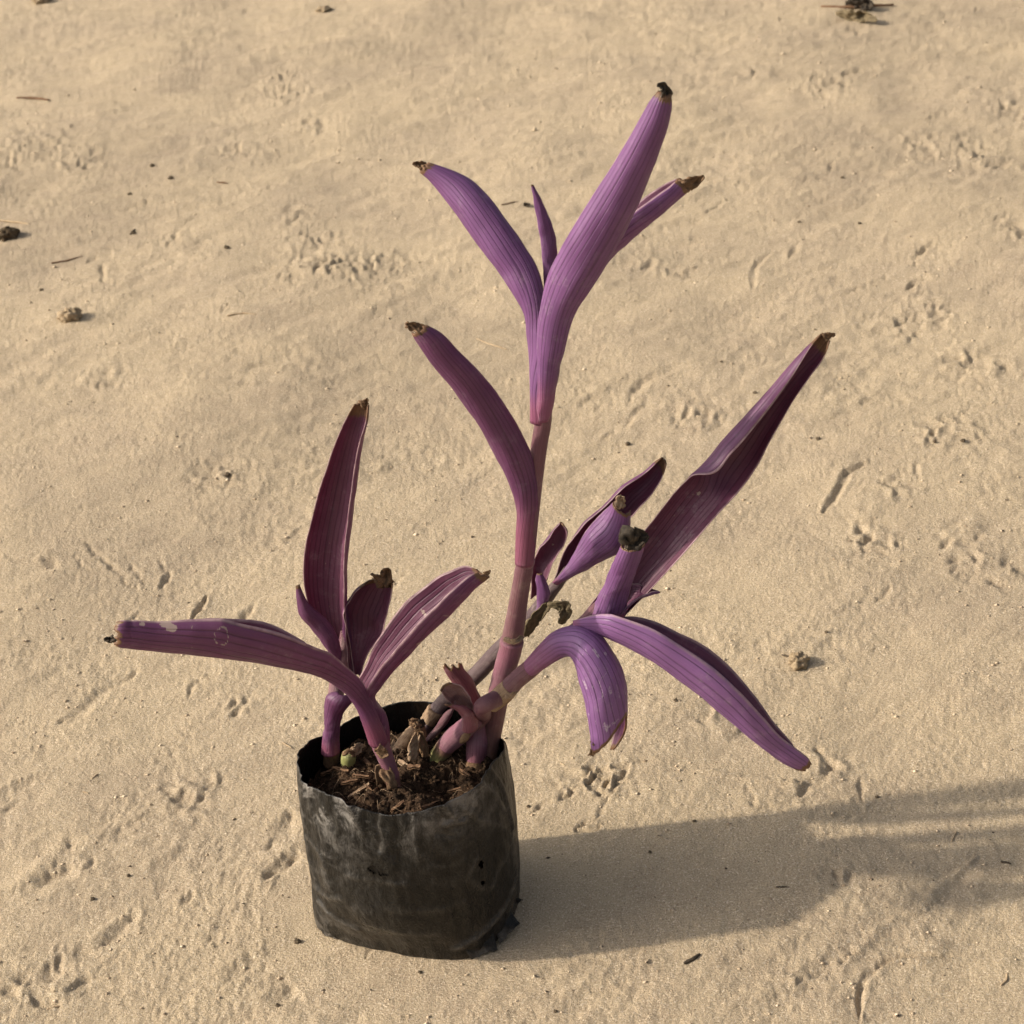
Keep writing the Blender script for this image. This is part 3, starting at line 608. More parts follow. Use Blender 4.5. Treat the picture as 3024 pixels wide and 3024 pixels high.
# ------------------------------------------------------------------ tall shoot
dA = onlevel(*C1(1290, 600), ZS-.004)
stemA = tube(STEM, pt(C4, [(120, 1860, dA, 30), (150, 1720, -.8, 29), (200, 1470, -.5, 30), (236, 1320, -.3, 31), (262, 1160, -.2, 27), (288, 1010, -.1, 26), (305, 860, 0, 25), (330, 650, 0, 24), (350, 500, 0, 24.5), (362, 430, 0, 25), (372, 330, 0, 22)]),
             bulge=[(.325, .012, .10), (.525, .01, .07)], nv=90, dry=([0, .1, .2, 1], [.8, .3, 0, 0]))
tube(STEMP, pt(C4, [(168, 1600, -.62, 30), (200, 1470, -.5, 32.5), (222, 1395, -.38, 34), (232, 1345, -.32, 35)]), 'sheath', stemA, rough=.03)
crumple(pt(C4, [(200, 1342, .5, 9), (240, 1352, .9, 9), (275, 1330, .6, 8)]), TAN, stemA, 'node_husk', seed=3)
tube(STEMP, pt(C4, [(285, 1022, -.08, 26.5), (289, 1012, -.06, 27.5), (291, 1000, -.05, 26.5)]), 'node_ring', stemA)
leaf(LILAC, fr(C3, [(822, 1835, 915, 1835, -.1, 150, 150, -110), (822, 1700, 945, 1690, -.2, 140, 120, -105), (818, 1560, 972, 1545, -.3, 130, 110, -95), (806, 1400, 930, 1420, -.3, 110, 95, -70), (782, 1262, 893, 1180, -.5, 90, 85, -45),
     (690, 1100, 850, 1030, -.9, 80, 80, -32), (600, 985, 770, 895, -1.3, 78, 80, -28), (500, 850, 672, 760, -1.8, 75, 80, -25), (420, 735, 588, 652, -2.3, 78, 80, -22), (345, 640, 500, 572, -2.8, 80, 85, -20), (285, 572, 390, 522, -3.1, 85, 85, -15), (240, 537, 284, 490, -3.3, 90, 90, -10)]),
     dry=.02, base=.12, tip=pt(C3, [(285, 525, -3.2, 16), (250, 508, -3.3, 15), (208, 497, -3.3, 4)]), tipmat=BROWN, label='lilac leaf arching up to the left from the top of the tall stem')
leaf(LILAC, fr(C3, [(890, 1150, 962, 1120, -.9, 60, 60, 10), (880, 960, 955, 950, -1, 60, 60, 12), (862, 850, 943, 855, -1, 62, 62, 15), (851, 770, 915, 772, -1, 65, 65, 15), (838, 690, 876, 695, -1, 70, 70, 15), (824, 604, 828, 606, -1, 80, 80, 15)]),
     dry=.015, nu=17, nv=50, label='short pointed spear leaf at the top of the tall stem')
leaf(LILAC, fr(C3, [(1040, 1060, 1130, 1120, -1.2, 70, 70, 60), (1130, 950, 1225, 1000, -1.2, 80, 80, 75), (1250, 825, 1340, 890, -1.3, 90, 90, 88), (1360, 712, 1450, 795, -1.4, 92, 92, 97), (1455, 640, 1535, 725, -1.5, 95, 95, 99), (1540, 590, 1600, 668, -1.6, 95, 95, 97), (1592, 572, 1642, 632, -1.6, 100, 100, 90)]),
     dry=.03, tip=pt(C3, [(1590, 625, -1.6, 24), (1630, 605, -1.6, 26), (1670, 590, -1.6, 20), (1720, 562, -1.6, 5)]), label='narrow folded leaf pointing up right behind the tallest leaf')
leaf(LILAC, fr(C3, [(868, 1836, 908, 1832, .5, 110, 110, 0), (858, 1790, 928, 1780, .5, 110, 110, 0), (862, 1690, 944, 1680, .5, 108, 108, 0), (860, 1570, 960, 1580, .6, 105, 105, 0), (854, 1440, 988, 1490, .8, 100, 100, 2), (862, 1270, 1042, 1300, 1.0, 92, 92, 4), (902, 1095, 1112, 1185, 1.3, 85, 85, 6), (965, 960, 1200, 1040, 1.6, 82, 82, 8),
     (1040, 835, 1282, 890, 1.9, 82, 82, 10), (1130, 682, 1352, 750, 2.2, 84, 84, 12), (1240, 512, 1425, 575, 2.5, 86, 86, 14), (1332, 365, 1487, 420, 2.8, 90, 90, 15), (1408, 228, 1532, 280, 3.0, 92, 95, 15), (1452, 160, 1545, 190, 3.1, 95, 95, 15), (1492, 112, 1542, 128, 3.1, 100, 100, 15)]),
     nu=31, nv=110, dry=.018, base=.14, tip=pt(C3, [(1505, 165, 3.1, 24), (1518, 120, 3.1, 20), (1512, 100, 3.1, 15), (1476, 88, 3.1, 5)]), tipmat=BLACK, label='tallest and broadest lilac leaf rising from the top of the tall stem')
leaf(PLUM, fr(C4, [(248, 1022, 323, 1020, 0, 150, 150, -60), (252, 900, 333, 900, 0, 140, 140, -50), (257, 800, 343, 788, .1, 120, 120, -40), (233, 718, 345, 690, .2, 100, 100, -30), (188, 618, 320, 580, .4, 90, 90, -26), (125, 492, 242, 420, .7, 85, 85, -24), (62, 392, 180, 322, .9, 82, 82, -22), (0, 300, 112, 230, 1.1, 82, 82, -20)]) +
     fr(C3, [(300, 1520, 430, 1452, 1.4, 85, 85, -16), (240, 1425, 350, 1372, 1.5, 88, 88, -15), (206, 1372, 270, 1330, 1.5, 90, 90, -12)]),
     nu=31, nv=100, dry=.014, base=.30, tip=pt(C3, [(285, 1385, 1.5, 26), (245, 1355, 1.5, 20), (215, 1345, 1.5, 16), (172, 1330, 1.5, 12)]), tipmat=BROWN, label='long plum leaf leaning left from the middle of the tall stem')

# ------------------------------------------------------------------ back shoot
dB = onlevel(*C5(1030, 660), ZS-.003)
stemB = tube(STEMG, pt(C5, [(1010, 690, dB, 21), (1060, 570, dB-.2, 22), (1130, 470, dB-.3, 22.5), (1215, 365, dB-.3, 22)]) + pt(C4, [(20, 1545, -2.4, 24), (75, 1497, -2.3, 25), (170, 1395, -2.1, 25), (270, 1300, -1.9, 24)]) + pt(C6, [(640, 1240, -1.8, 21), (740, 1110, -1.7, 19), (830, 1000, -1.6, 15), (880, 900, -1.5, 10)]),
             nv=80, label='grey purple stem leaning right behind the tall stem')
tube(TAN, pt(C5, [(1075, 545, dB-.2, 23.5), (1110, 490, dB-.28, 25), (1150, 430, dB-.3, 25.5)]), 'node_husk', stemB, rough=.06)
crumple(pt(C6, [(470, 1520, -1.2, 22), (560, 1400, -1.1, 22), (660, 1290, -1.1, 17), (720, 1240, -1.1, 14)]), OLIVE, stemB, 'dead_sheath', amp=.25, seed=5)
crumple(pt(C6, [(700, 1240, -1, 10), (790, 1250, -.8, 16), (850, 1270, -.7, 24), (870, 1330, -.6, 22), (815, 1420, -.6, 9)]), OLIVE, PLANT, 'withered_leaf', amp=.22, seed=8, nv=24, nu=13)['label'] = 'withered olive brown leaf scrap on the back stem'
leaf(LILAC, fr(C6, [(560, 1400, 610, 1420, -1.5, 80, 80, 0), (600, 1200, 700, 1240, -1.3, 75, 75, 10), (595, 1060, 712, 1130, -1.2, 75, 75, 10), (592, 975, 670, 1000, -1.2, 75, 75, 5), (605, 945, 640, 940, -1.2, 80, 80, 0)]), nu=15, nv=40, dry=.02, name='bract')
leaf(PLUM, fr(C6, [(540, 1180, 640, 1130, -2.1, 80, 80, 170), (560, 880, 700, 960, -2.1, 85, 80, 170), (600, 740, 770, 800, -2.1, 95, 70, 170), (690, 630, 850, 690, -2.1, 120, 70, 170), (750, 540, 885, 590, -2.1, 120, 70, 170), (805, 475, 880, 530, -2.1, 90, 80, 175), (822, 458, 832, 462, -2.1, 80, 80, 175)]),
     nu=21, nv=60, dry=.02, scars=[(.0, .68, .14, .03, 0)], label='small notched leaf with a hole behind the tall stem')
leaf(PLUM, fr(C6, [(745, 1060, 800, 1080, -1.7, 90, 90, 175), (790, 940, 890, 1000, -1.8, 90, 85, 172), (850, 770, 1010, 930, -1.9, 100, 80, 170), (950, 600, 1180, 820, -2.0, 110, 80, 170), (1070, 440, 1330, 640, -2.1, 120, 80, 172), (1230, 305, 1440, 470, -2.2, 120, 78, 175)]) +
     fr(C4, [(700, 698, 760, 800, -2.3, 125, 75, 178), (790, 635, 835, 712, -2.4, 125, 75, 178), (852, 582, 878, 625, -2.5, 115, 80, 178), (868, 573, 884, 592, -2.5, 100, 85, 178)]),
     dry=.05, label='open leaf with a brown nicked tip on the back stem')
leaf(LILAC, fr(C6, [(750, 1030, 790, 1050, -1.4, 90, 90, 10), (830, 940, 900, 990, -1.3, 85, 85, 12), (950, 750, 1060, 915, -1.1, 82, 82, 18), (1050, 555, 1250, 822, -.9, 80, 80, 20), (1180, 415, 1400, 720, -.7, 80, 80, 15), (1275, 335, 1465, 520, -.6, 85, 85, 8), (1325, 290, 1476, 375, -.5, 92, 92, 0)]),
     nu=29, nv=70, dry=.02, base=.1, tip=pt(C6, [(1390, 320, -.5, 17), (1390, 260, -.5, 18), (1405, 205, -.5, 12)]), tipmat=TAN, label='pale lilac boat shaped leaf on the back stem, its tip rolled and dry')

# ------------------------------------------------------------------ shoot leaning right
dC = onlevel(*C5(1130, 900), ZS-.004)
dR = dC+.8
stemC = tube(STEM, pt(C5, [(1095, 945, dC, 27), (1160, 860, dC, 28), (1260, 730, dC+.4, 28), (1400, 600, dC+.8, 27), (1560, 450, dC+1.1, 25)]) + pt(C4, [(105, 1645, dR+.5, 25), (190, 1578, dR+.6, 26), (250, 1515, dR+.7, 27), (310, 1465, dR+.8, 27.5), (380, 1405, dR+1, 25), (450, 1345, dR+1.1, 24), (540, 1270, dR+1.1, 22), (600, 1200, dR+1.1, 18)]),
             nv=100, dry=([0, .1, .16, 1], [.7, .7, 0, 0]), green=([0, .03, .08, .11, 1], [.1, .9, .75, 0, 0]), bulge=[(.50, .012, .06)], label='jointed stem leaning right over the rim of the bag')
tube(STEMP, pt(C5, [(1245, 748, dC+.36, 28), (1300, 690, dC+.52, 31), (1380, 620, dC+.74, 31), (1490, 515, dC+.98, 26)]), 'sheath', stemC, rough=.02)
tube(TAN, pt(C4, [(138, 1618, dR+.56, 27.5), (175, 1590, dR+.6, 30), (205, 1562, dR+.64, 30), (222, 1545, dR+.66, 28)]), 'node_husk', stemC, rough=.05)
crumple(pt(C4, [(205, 1590, dR+1.1, 8), (235, 1575, dR+1.1, 8), (250, 1560, dR+1, 4)]), TAN, stemC, 'node_husk', seed=12)
tube(BROWN, pt(C5, [(1375, 715, dC+1.35, 7), (1405, 680, dC+1.5, 12), (1440, 640, dC+1.5, 7)]), 'rot_scar', stemC, rough=.1)
leaf(PLUM, fr(C4, [(505, 1275, 555, 1290, dR+.9, 100, 90, 180), (575, 1185, 675, 1262, dR+.7, 90, 85, 180), (650, 1082, 775, 1175, dR+.4, 85, 80, 180), (742, 955, 880, 1062, dR+.2, 82, 78, 180), (835, 835, 975, 958, dR, 82, 76, 180), (930, 712, 1075, 842, dR-.1, 85, 75, 180), (990, 652, 1130, 780, dR-.15, 95, 75, 180), (1045, 597, 1185, 722, dR-.2, 150, 75, 180),
     (1130, 495, 1272, 605, dR-.3, 162, 75, 180), (1230, 385, 1345, 470, dR-.4, 168, 75, 180), (1330, 275, 1415, 345, dR-.5, 170, 78, 180), (1420, 170, 1490, 232, dR-.6, 160, 80, 180), (1492, 95, 1553, 145, dR-.7, 130, 85, 180), (1545, 46, 1578, 72, dR-.7, 100, 90, 180)]),
     nu=35, nv=120, dry=.035, scars=[(.1, .47, .10, .012, 0)], tip=pt(C4, [(1550, 70, dR-.7, 20), (1570, 60, dR-.7, 12), (1598, 54, dR-.7, 3)]), label='longest dark leaf reaching up right, its margin rolled over')
leaf(LILAC, fr(C4, [(735, 1110, 712, 1228, dR+.7, 60, 60, 150), (775, 1115, 752, 1180, dR+.8, 65, 65, 130), (815, 1125, 800, 1158, dR+.8, 70, 70, 110), (857, 1140, 857, 1143, dR+.8, 75, 75, 90)]), nu=15, nv=36, dry=.01, label='short pointed spike leaf beside the leaf with the black tip')
leaf(LILAC, fr(C4, [(520, 1290, 700, 1262, dR+1.3, 85, 85, -5), (560, 1235, 706, 1235, dR+1.4, 85, 85, -5), (606, 1150, 722, 1150, dR+1.5, 84, 88, -8), (640, 1070, 752, 1070, dR+1.7, 84, 92, -10), (668, 1005, 778, 995, dR+1.9, 86, 95, -10), (692, 955, 788, 952, dR+2, 90, 95, -8)]),
     nu=27, nv=60, dry=.012, base=.2, tip=pt(C6, [(1395, 640, dR+2.5, 20), (1450, 610, dR+2.6, 40), (1530, 625, dR+2.7, 40), (1600, 600, dR+2.6, 30), (1655, 580, dR+2.5, 10)]), tipmat=BLACK, label='short upright folded leaf ending in a shrivelled black tip')
leaf(VIOLET, fr(C4, [(500, 1262, 508, 1310, dR+1.2, 80, 80, 60), (590, 1243, 600, 1322, dR+1.6, 85, 85, 80), (700, 1243, 675, 1352, dR+2, 88, 88, 92), (830, 1266, 780, 1408, dR+2.2, 90, 90, 97), (965, 1330, 882, 1470, dR+2.4, 92, 92, 100), (1082, 1395, 990, 1552, dR+2.5, 92, 92, 101), (1182, 1482, 1090, 1632, dR+2.6, 92, 92, 101), (1282, 1602, 1202, 1722, dR+2.7, 92, 92, 100), (1367, 1717, 1300, 1805, dR+2.7, 92, 92, 97), (1437, 1795, 1382, 1865, dR+2.7, 92, 92, 92), (1486, 1862, 1446, 1896, dR+2.7, 95, 95, 85)]),
     nu=31, nv=110, dry=.02, base=.05, tip=pt(C4, [(1462, 1878, dR+2.7, 13), (1462, 1893, dR+2.7, 9)]), tipmat=BLACK, label='long violet leaf drooping down to the right')
leaf(VIOLET, fr(C4, [(288, 1438, 322, 1494, dR+.9, 140, 140, -20), (345, 1370, 390, 1450, dR+1.2, 125, 125, -18), (412, 1312, 452, 1418, dR+1.5, 110, 110, -10), (502, 1284, 478, 1425, dR+1.9, 95, 100, 0), (592, 1312, 502, 1475, dR+2.5, 90, 95, 0), (662, 1402, 527, 1545, dR+2.9, 92, 90, 0), (702, 1490, 542, 1615, dR+3.1, 97, 88, 0), (716, 1592, 553, 1690, dR+3.2, 115, 88, 2), (716, 1690, 562, 1752, dR+3.2, 140, 88, 3), (702, 1790, 570, 1815, dR+3.1, 165, 92, 4), (672, 1842, 592, 1855, dR+3.0, 168, 95, 4)]),
     nu=35, nv=100, dry=.02, base=.28, end=lambda u: 1-.17*sstep(-.8, -.42, u)*(1-.75*sstep(-.3, .95, u)), scars=[(.02+.11*k, .44+.036*((k*5) % 11), .035+.02*(k % 3), .016+.012*((k*3) % 4), 0) for k in range(-5, 7)]+[(.1, .42, .3, .006, 0), (.0, .58, .34, .007, 0), (.25, .66, .3, .006, 0), (.1, .80, .3, .012, 0)],
     tip=pt(C4, [(585, 1775, dR+3.4, 18), (578, 1810, dR+3.3, 14), (565, 1835, dR+3.2, 8)]), label='scratched violet leaf hanging straight down with its end cut open')

# ------------------------------------------------------------------ left shoots
dD = onlevel(*C1(740, 780), ZS-.003)
stemD = tube(STEMP, pt(C1, [(748, 800, dD, 20), (738, 745, dD, 22), (722, 680, dD, 22.5), (690, 590, dD, 24), (650, 490, dD+.05, 27), (620, 400, dD+.1, 27.5), (585, 310, dD+.1, 27), (570, 250, dD+.1, 22)]), nv=60,
             dry=([0, .14, .19, .22, 1], [1, 1, .25, 0, 0]), bulge=[(.2, .012, .08), (.58, .012, .05)], label='pink jointed stem at the front of the bag')
crumple(pt(C1, [(735, 770, dD+.9, 17), (700, 690, dD+.6, 22), (665, 650, dD+.3, 22), (660, 740, dD+.3, 12)]), BROWN, stemD, 'dead_sheath', amp=.25, seed=4)
crumple(pt(C1, [(640, 520, dD+.9, 16), (680, 560, dD+1, 18), (705, 555, dD+1, 10)]), BROWN, stemD, 'node_husk', amp=.2, seed=14)
dE = onlevel(*C1(365, 620), ZS-.004)
stemE = tube(STEM, pt(C1, [(362, 640, dE, 19), (366, 560, dE, 21), (372, 420, dE, 21), (385, 250, dE-.5, 23), (400, 130, dE-1, 24)]) + pt(C2, [(1165, 1330, dE-1.2, 24), (1185, 1230, dE-1.5, 20), (1190, 1150, dE-1.7, 14)]), nv=70, dry=([0, .2, .24, 1], [1, 1, .0, 0]), label='stem at the left wall of the bag')
leaf(PLUM, fr(C1, [(306, 560, 412, 548, dE+.2, 140, 140, -20), (315, 480, 405, 470, dE+.2, 130, 130, -15), (326, 400, 410, 398, dE+.3, 115, 115, -10), (322, 320, 430, 330, dE+.4, 100, 100, 0), (320, 262, 462, 285, dE+.5, 95, 95, 5), (334, 222, 480, 258, dE+.6, 95, 95, 8), (365, 202, 478, 232, dE+.6, 95, 95, 10), (405, 196, 452, 205, dE+.6, 95, 95, 10)]), nu=27, nv=60, dry=.0, base=.3, label='short blunt curled leaf at the left wall of the bag')
tube(BROWN, pt(C1, [(362, 625, dE, 23), (362, 575, dE, 24), (358, 535, dE+.1, 25.5)]), 'node_husk', stemE, rough=.05)
leaf(PLUM, fr(C2, [(1150, 1335, 1235, 1370, dE-1.70, 95, 100, 178), (1110, 1235, 1215, 1240, dE-1.80, 85, 105, 178), (1050, 1110, 1195, 1110, dE-1.90, 75, 112, 178), (1010, 1000, 1192, 1000, dE-2.00, 70, 115, 178), (993, 880, 1196, 885, dE-2.00, 66, 118, 178), (1003, 740, 1206, 745, dE-2.00, 64, 120, 178), (1036, 590, 1224, 600, dE-2.00, 64, 120, 178), (1076, 450, 1242, 455, dE-1.90, 66, 120, 178), (1118, 320, 1259, 330, dE-1.80, 70, 120, 178), (1165, 205, 1278, 215, dE-1.60, 75, 118, 178), (1205, 122, 1298, 135, dE-1.50, 80, 110, 178), (1243, 58, 1303, 68, dE-1.50, 85, 105, 178)]),
     nu=33, nv=110, dry=.045, tip=pt(C2, [(1268, 75, dE-1.50, 20), (1285, 62, dE-1.50, 12), (1296, 45, dE-1.50, 5)]), label='tall upright plum leaf with its hollow side out, left of the tall stem')
leaf(PLUM, fr(C2, [(1185, 1350, 1225, 1345, dE-1.50, 80, 80, 10), (1178, 1250, 1222, 1230, dE-1.50, 80, 80, 10), (1180, 1130, 1212, 1130, dE-1.50, 80, 80, 10), (1184, 1040, 1190, 1040, dE-1.50, 80, 80, 10)]), nu=13, nv=36, dry=.0, name='bract')
leaf(PLUM, fr(C7, [(650, 1400, 750, 1375, dE-1.40, 95, 85, 172), (625, 1230, 810, 1190, dE-1.40, 100, 82, 172), (620, 1060, 880, 1070, dE-1.50, 108, 80, 172), (605, 880, 960, 955, dE-1.60, 112, 80, 172), (590, 700, 1010, 800, dE-1.70, 115, 80, 172), (660, 560, 1060, 640, dE-1.80, 115, 80, 172), (745, 455, 1090, 505, dE-1.90, 112, 82, 174), (830, 400, 1102, 395, dE-1.90, 105, 85, 176)]),
     nu=33, nv=80, dry=.05, tip=pt(C7, [(930, 440, dE-1.70, 32), (985, 380, dE-1.70, 38), (1000, 320, dE-1.70, 22), (970, 298, dE-1.70, 8)]), tipmat=BROWN, label='short open leaf with a torn black tip in the left cluster')
leaf(PLUM, fr(C2, [(1150, 1310, 1175, 1290, dE-1.10, 75, 75, 0), (1090, 1218, 1150, 1165, dE-0.90, 78, 78, 0), (1030, 1135, 1098, 1093, dE-0.80, 80, 80, 0), (973, 1068, 1040, 1045, dE-0.70, 85, 85, 5), (963, 1000, 1004, 1008, dE-0.70, 90, 90, 10), (957, 930, 968, 928, dE-0.70, 90, 90, 10)]), nu=19, nv=50, dry=.03, label='small pointed plum leaf left of the upright leaf')
leaf(PLUM, fr(C1, [(640, 560, 712, 548, dD-.2, 120, 120, 10), (600, 420, 708, 430, dD-.1, 110, 115, 20), (562, 320, 690, 340, dD-.1, 95, 110, 60)]) + fr(C7, [(735, 1480, 895, 1600, dD, 88, 88, 105), (800, 1270, 975, 1470, dD+.1, 86, 86, 112), (850, 1130, 1100, 1330, dD+.2, 86, 86, 114), (955, 962, 1245, 1185, dD+.3, 86, 86, 115), (1065, 808, 1390, 1030, dD+.4, 86, 86, 115), (1205, 640, 1545, 880, dD+.5, 86, 86, 115), (1400, 478, 1720, 720, dD+.5, 86, 86, 114), (1610, 345, 1870, 560, dD+.6, 86, 86, 112)]) +
     fr(C2, [(1752, 843, 1815, 938, dD+.6, 88, 88, 108), (1815, 858, 1878, 888, dD+.6, 92, 92, 100)]), nu=31, nv=110, dry=.025, base=.16, scars=[(.5, .66, .14, .016, 0), (-.5, .62, .2, .02, 0), (-.55, .78, .14, .012, 0)],
     tip=pt(C2, [(1850, 880, dD+.6, 9), (1868, 872, dD+.6, 7), (1880, 862, dD+.6, 3)]), label='folded plum leaf arching up to the right from the front stem')
leaf(PLUM, fr(C1, [(598, 510, 700, 480, dD+0.2, 140, 140, -20), (560, 400, 655, 375, dD+0.4, 130, 130, -25), (522, 300, 610, 262, dD+0.6, 115, 115, -40)]) + fr(C2, [(1190, 1442, 1256, 1378, dD+1, 95, 95, -65), (1090, 1374, 1152, 1290, dD+1.4, 90, 90, -82), (960, 1332, 1022, 1203, dD+1.8, 88, 88, -92), (800, 1302, 850, 1115, dD+2.2, 88, 88, -96), (620, 1275, 640, 1090, dD+2.6, 90, 90, -93), (440, 1256, 450, 1092, dD+3, 90, 90, -84), (280, 1240, 290, 1103, dD+3.3, 90, 90, -75), (160, 1228, 165, 1098, dD+3.5, 90, 90, -68), (100, 1216, 112, 1104, dD+3.6, 90, 90, -65), (84, 1208, 104, 1112, dD+3.6, 90, 90, -60)]),
     nu=45, nv=170, dry=.008, base=.12, scars=[(.92, .855, .10, .022, 2), (.82, .835, .10, .020, 2), (.90, .925, .07, .010, 2), (.69, .692, .17, .020, 1), (.34, .768, .06, .005, 0), (.84, .778, .06, .005, 0)], tip=pt(C2, [(95, 1180, dD+3.6, 14), (78, 1192, dD+3.6, 10), (62, 1190, dD+3.6, 9), (44, 1192, dD+3.6, 5)]), tipmat=BLACK, label='long plum leaf stretching out to the left with chewed pale patches')

# ------------------------------------------------------------------ stumps inside the bag
dF = onlevel(*C5(1500, 920), ZS-.003)
leaf(ROSE, fr(C5, [(1425, 950, 1580, 945, dF, 110, 110, 0), (1424, 800, 1598, 790, dF, 105, 105, 0), (1432, 640, 1602, 620, dF-.3, 100, 100, 0), (1432, 470, 1580, 430, dF-.6, 92, 92, 5), (1380, 330, 1532, 300, dF-.6, 82, 82, 8), (1302, 205, 1480, 185, dF-.5, 75, 75, 8), (1240, 110, 1402, 88, dF-.3, 70, 70, 8), (1195, 22, 1372, 15, dF-.1, 70, 70, 5)]),
     nu=29, nv=70, dry=.02, base=.6, end=lambda u: 1-.05*np.abs(np.sin(u*5)), label='rosy torn leaf rising from a stump inside the bag rim')
tube(BROWN, pt(C5, [(1490, 1000, dF+.1, 24), (1495, 940, dF+.1, 29), (1500, 895, dF, 28)]), 'stump_base', rough=.12)
leaf(ROSE, fr(C5, [(1385, 470, 1475, 440, (dC+.55)+.6, 80, 80, 175), (1300, 395, 1458, 365, (dC+.55)+.7, 70, 70, 175), (1248, 340, 1410, 275, (dC+.55)+.9, 65, 65, 175), (1210, 300, 1340, 205, (dC+.55)+1, 65, 65, 178), (1182, 262, 1265, 192, (dC+.55)+1.1, 65, 65, 180)]), nu=23, nv=46, dry=.04, label='greyish curled leaf scrap beside the leaning stem')
leaf(ROSE, fr(C5, [(1385, 620, 1512, 600, (dC+.55)+1.1, 110, 110, 0), (1388, 540, 1512, 540, (dC+.55)+1.2, 95, 95, 0), (1362, 462, 1470, 448, (dC+.55)+1.3, 85, 85, 0), (1298, 418, 1395, 405, (dC+.55)+1.3, 80, 80, 0), (1228, 388, 1300, 394, (dC+.55)+1.3, 75, 75, 0)]), nu=23, nv=46, dry=.05, label='hooked pink leaf scrap clasping the leaning stem')
dS = onlevel(*C5(1070, 715), ZS)
tube(STEM, pt(C5, [(1060, 730, dS, 9), (1110, 670, dS, 10), (1180, 590, dS-.1, 11), (1230, 520, dS-.1, 13), (1275, 455, dS-.1, 9), (1300, 430, dS-.1, 4)]), 'side_shoot', rough=.08, label='thin purple side shoot in the middle of the bag')
dG = onlevel(*C1(465, 615), ZS)
cut = tube(STEM, pt(C1, [(462, 640, dG, 20), (464, 600, dG, 22), (468, 570, dG, 21), (472, 552, dG, 16)]), 'cut_stem', green=([0, 1], [1, 1]), rough=.05, label='pale green cut stem stub')
crumple(pt(C1, [(480, 560, dG+.3, 13), (520, 535, dG, 17), (545, 500, dG-.3, 10)]), TAN, cut, 'dry_husk', seed=21)
crumple(pt(C1, [(435, 565, dG+.4, 8), (470, 548, dG+.6, 9), (505, 560, dG+.4, 6)]), BROWN, cut, 'dry_husk', seed=22)
dH = onlevel(*C1(880, 590), ZS-.002)
stub = tube(BROWN, pt(C1, [(878, 615, dH, 20), (876, 560, dH, 24), (885, 480, dH, 21), (895, 420, dH, 17), (890, 375, dH, 12)]), 'dead_stub', rough=.22, label='shrivelled brown dead stem stub in the middle of the soil')
crumple(pt(C1, [(890, 400, dH+.4, 14), (868, 375, dH+.4, 14), (830, 372, dH+.3, 9)]), BROWN, stub, 'dry_husk', seed=31, amp=.45)
crumple(pt(C1, [(895, 400, dH+.3, 12), (900, 370, dH+.3, 10), (925, 390, dH+.2, 6)]), BLACK, stub, 'dry_husk', seed=32, amp=.45)
crumple(pt(C1, [(850, 600, dH+.9, 18), (855, 520, dH+.8, 17), (880, 440, dH+.6, 12)]), TAN, stub, 'dry_husk', seed=33, amp=.3)
crumple(pt(C1, [(925, 580, dH+.5, 13), (915, 500, dH+.6, 14), (900, 430, dH+.6, 10)]), BROWN, stub, 'dry_husk', seed=34, amp=.3)
tube(TAN, pt(C1, [(745, 560, onlevel(*C1(745, 560), ZS), 17), (790, 505, onlevel(*C1(780, 540), ZS), 20), (840, 440, onlevel(*C1(800, 530), ZS), 20), (870, 405, onlevel(*C1(800, 530), ZS), 16)]), 'dead_stub', rough=.14, label='tan dead stem lying slantwise in the soil')

# ------------------------------------------------------------------ litter on the soil
def lump(name, mat, loc, size, seed, parent=None, sub=22):
    n = sub; v = np.linspace(.02, np.pi-.02, n); t = np.linspace(0, 2*np.pi, n*2, endpoint=False); T, Vv = np.meshgrid(t, v)
    x = np.sin(Vv)*np.cos(T); y = np.sin(Vv)*np.sin(T); z = np.cos(Vv)
    r = 1+.38*(fbm(x*1.4+seed, y*1.4+z*1.1, 700+seed, 4, .6)) + .12*perlin(x*6+seed, y*6+z*5, 800+seed)
    V = np.stack([x*r*size[0], y*r*size[1], z*r*size[2]], -1).reshape(-1, 3)+np.asarray(loc)
    return mesh_obj(name, V, grid_faces(n, n*2, True), mat, parent)
chips = [((460, 830), (590, 745), 11), ((720, 910), (800, 850), 13), ((900, 890), (1010, 850), 9), ((370, 650), (470, 670), 16), ((820, 640), (900, 640), 17), ((640, 770), (600, 800), 7), ((1085, 690), (1100, 720), 14), ((560, 745), (610, 790), 7),
         ((300, 690), (370, 660), 12), ((490, 690), (590, 700), 8), ((1130, 650), (1200, 700), 14), ((1060, 790), (1140, 770), 8), ((760, 600), (830, 640), 15), ((950, 640), (1010, 660), 9), ((600, 640), (560, 590), 13), ((420, 740), (520, 720), 9), ((850, 700), (760, 650), 8), ((1180, 770), (1240, 740), 9), ((740, 480), (720, 560), 12)]
clab = 'scrap of brown bark or dead leaf on the dark soil'
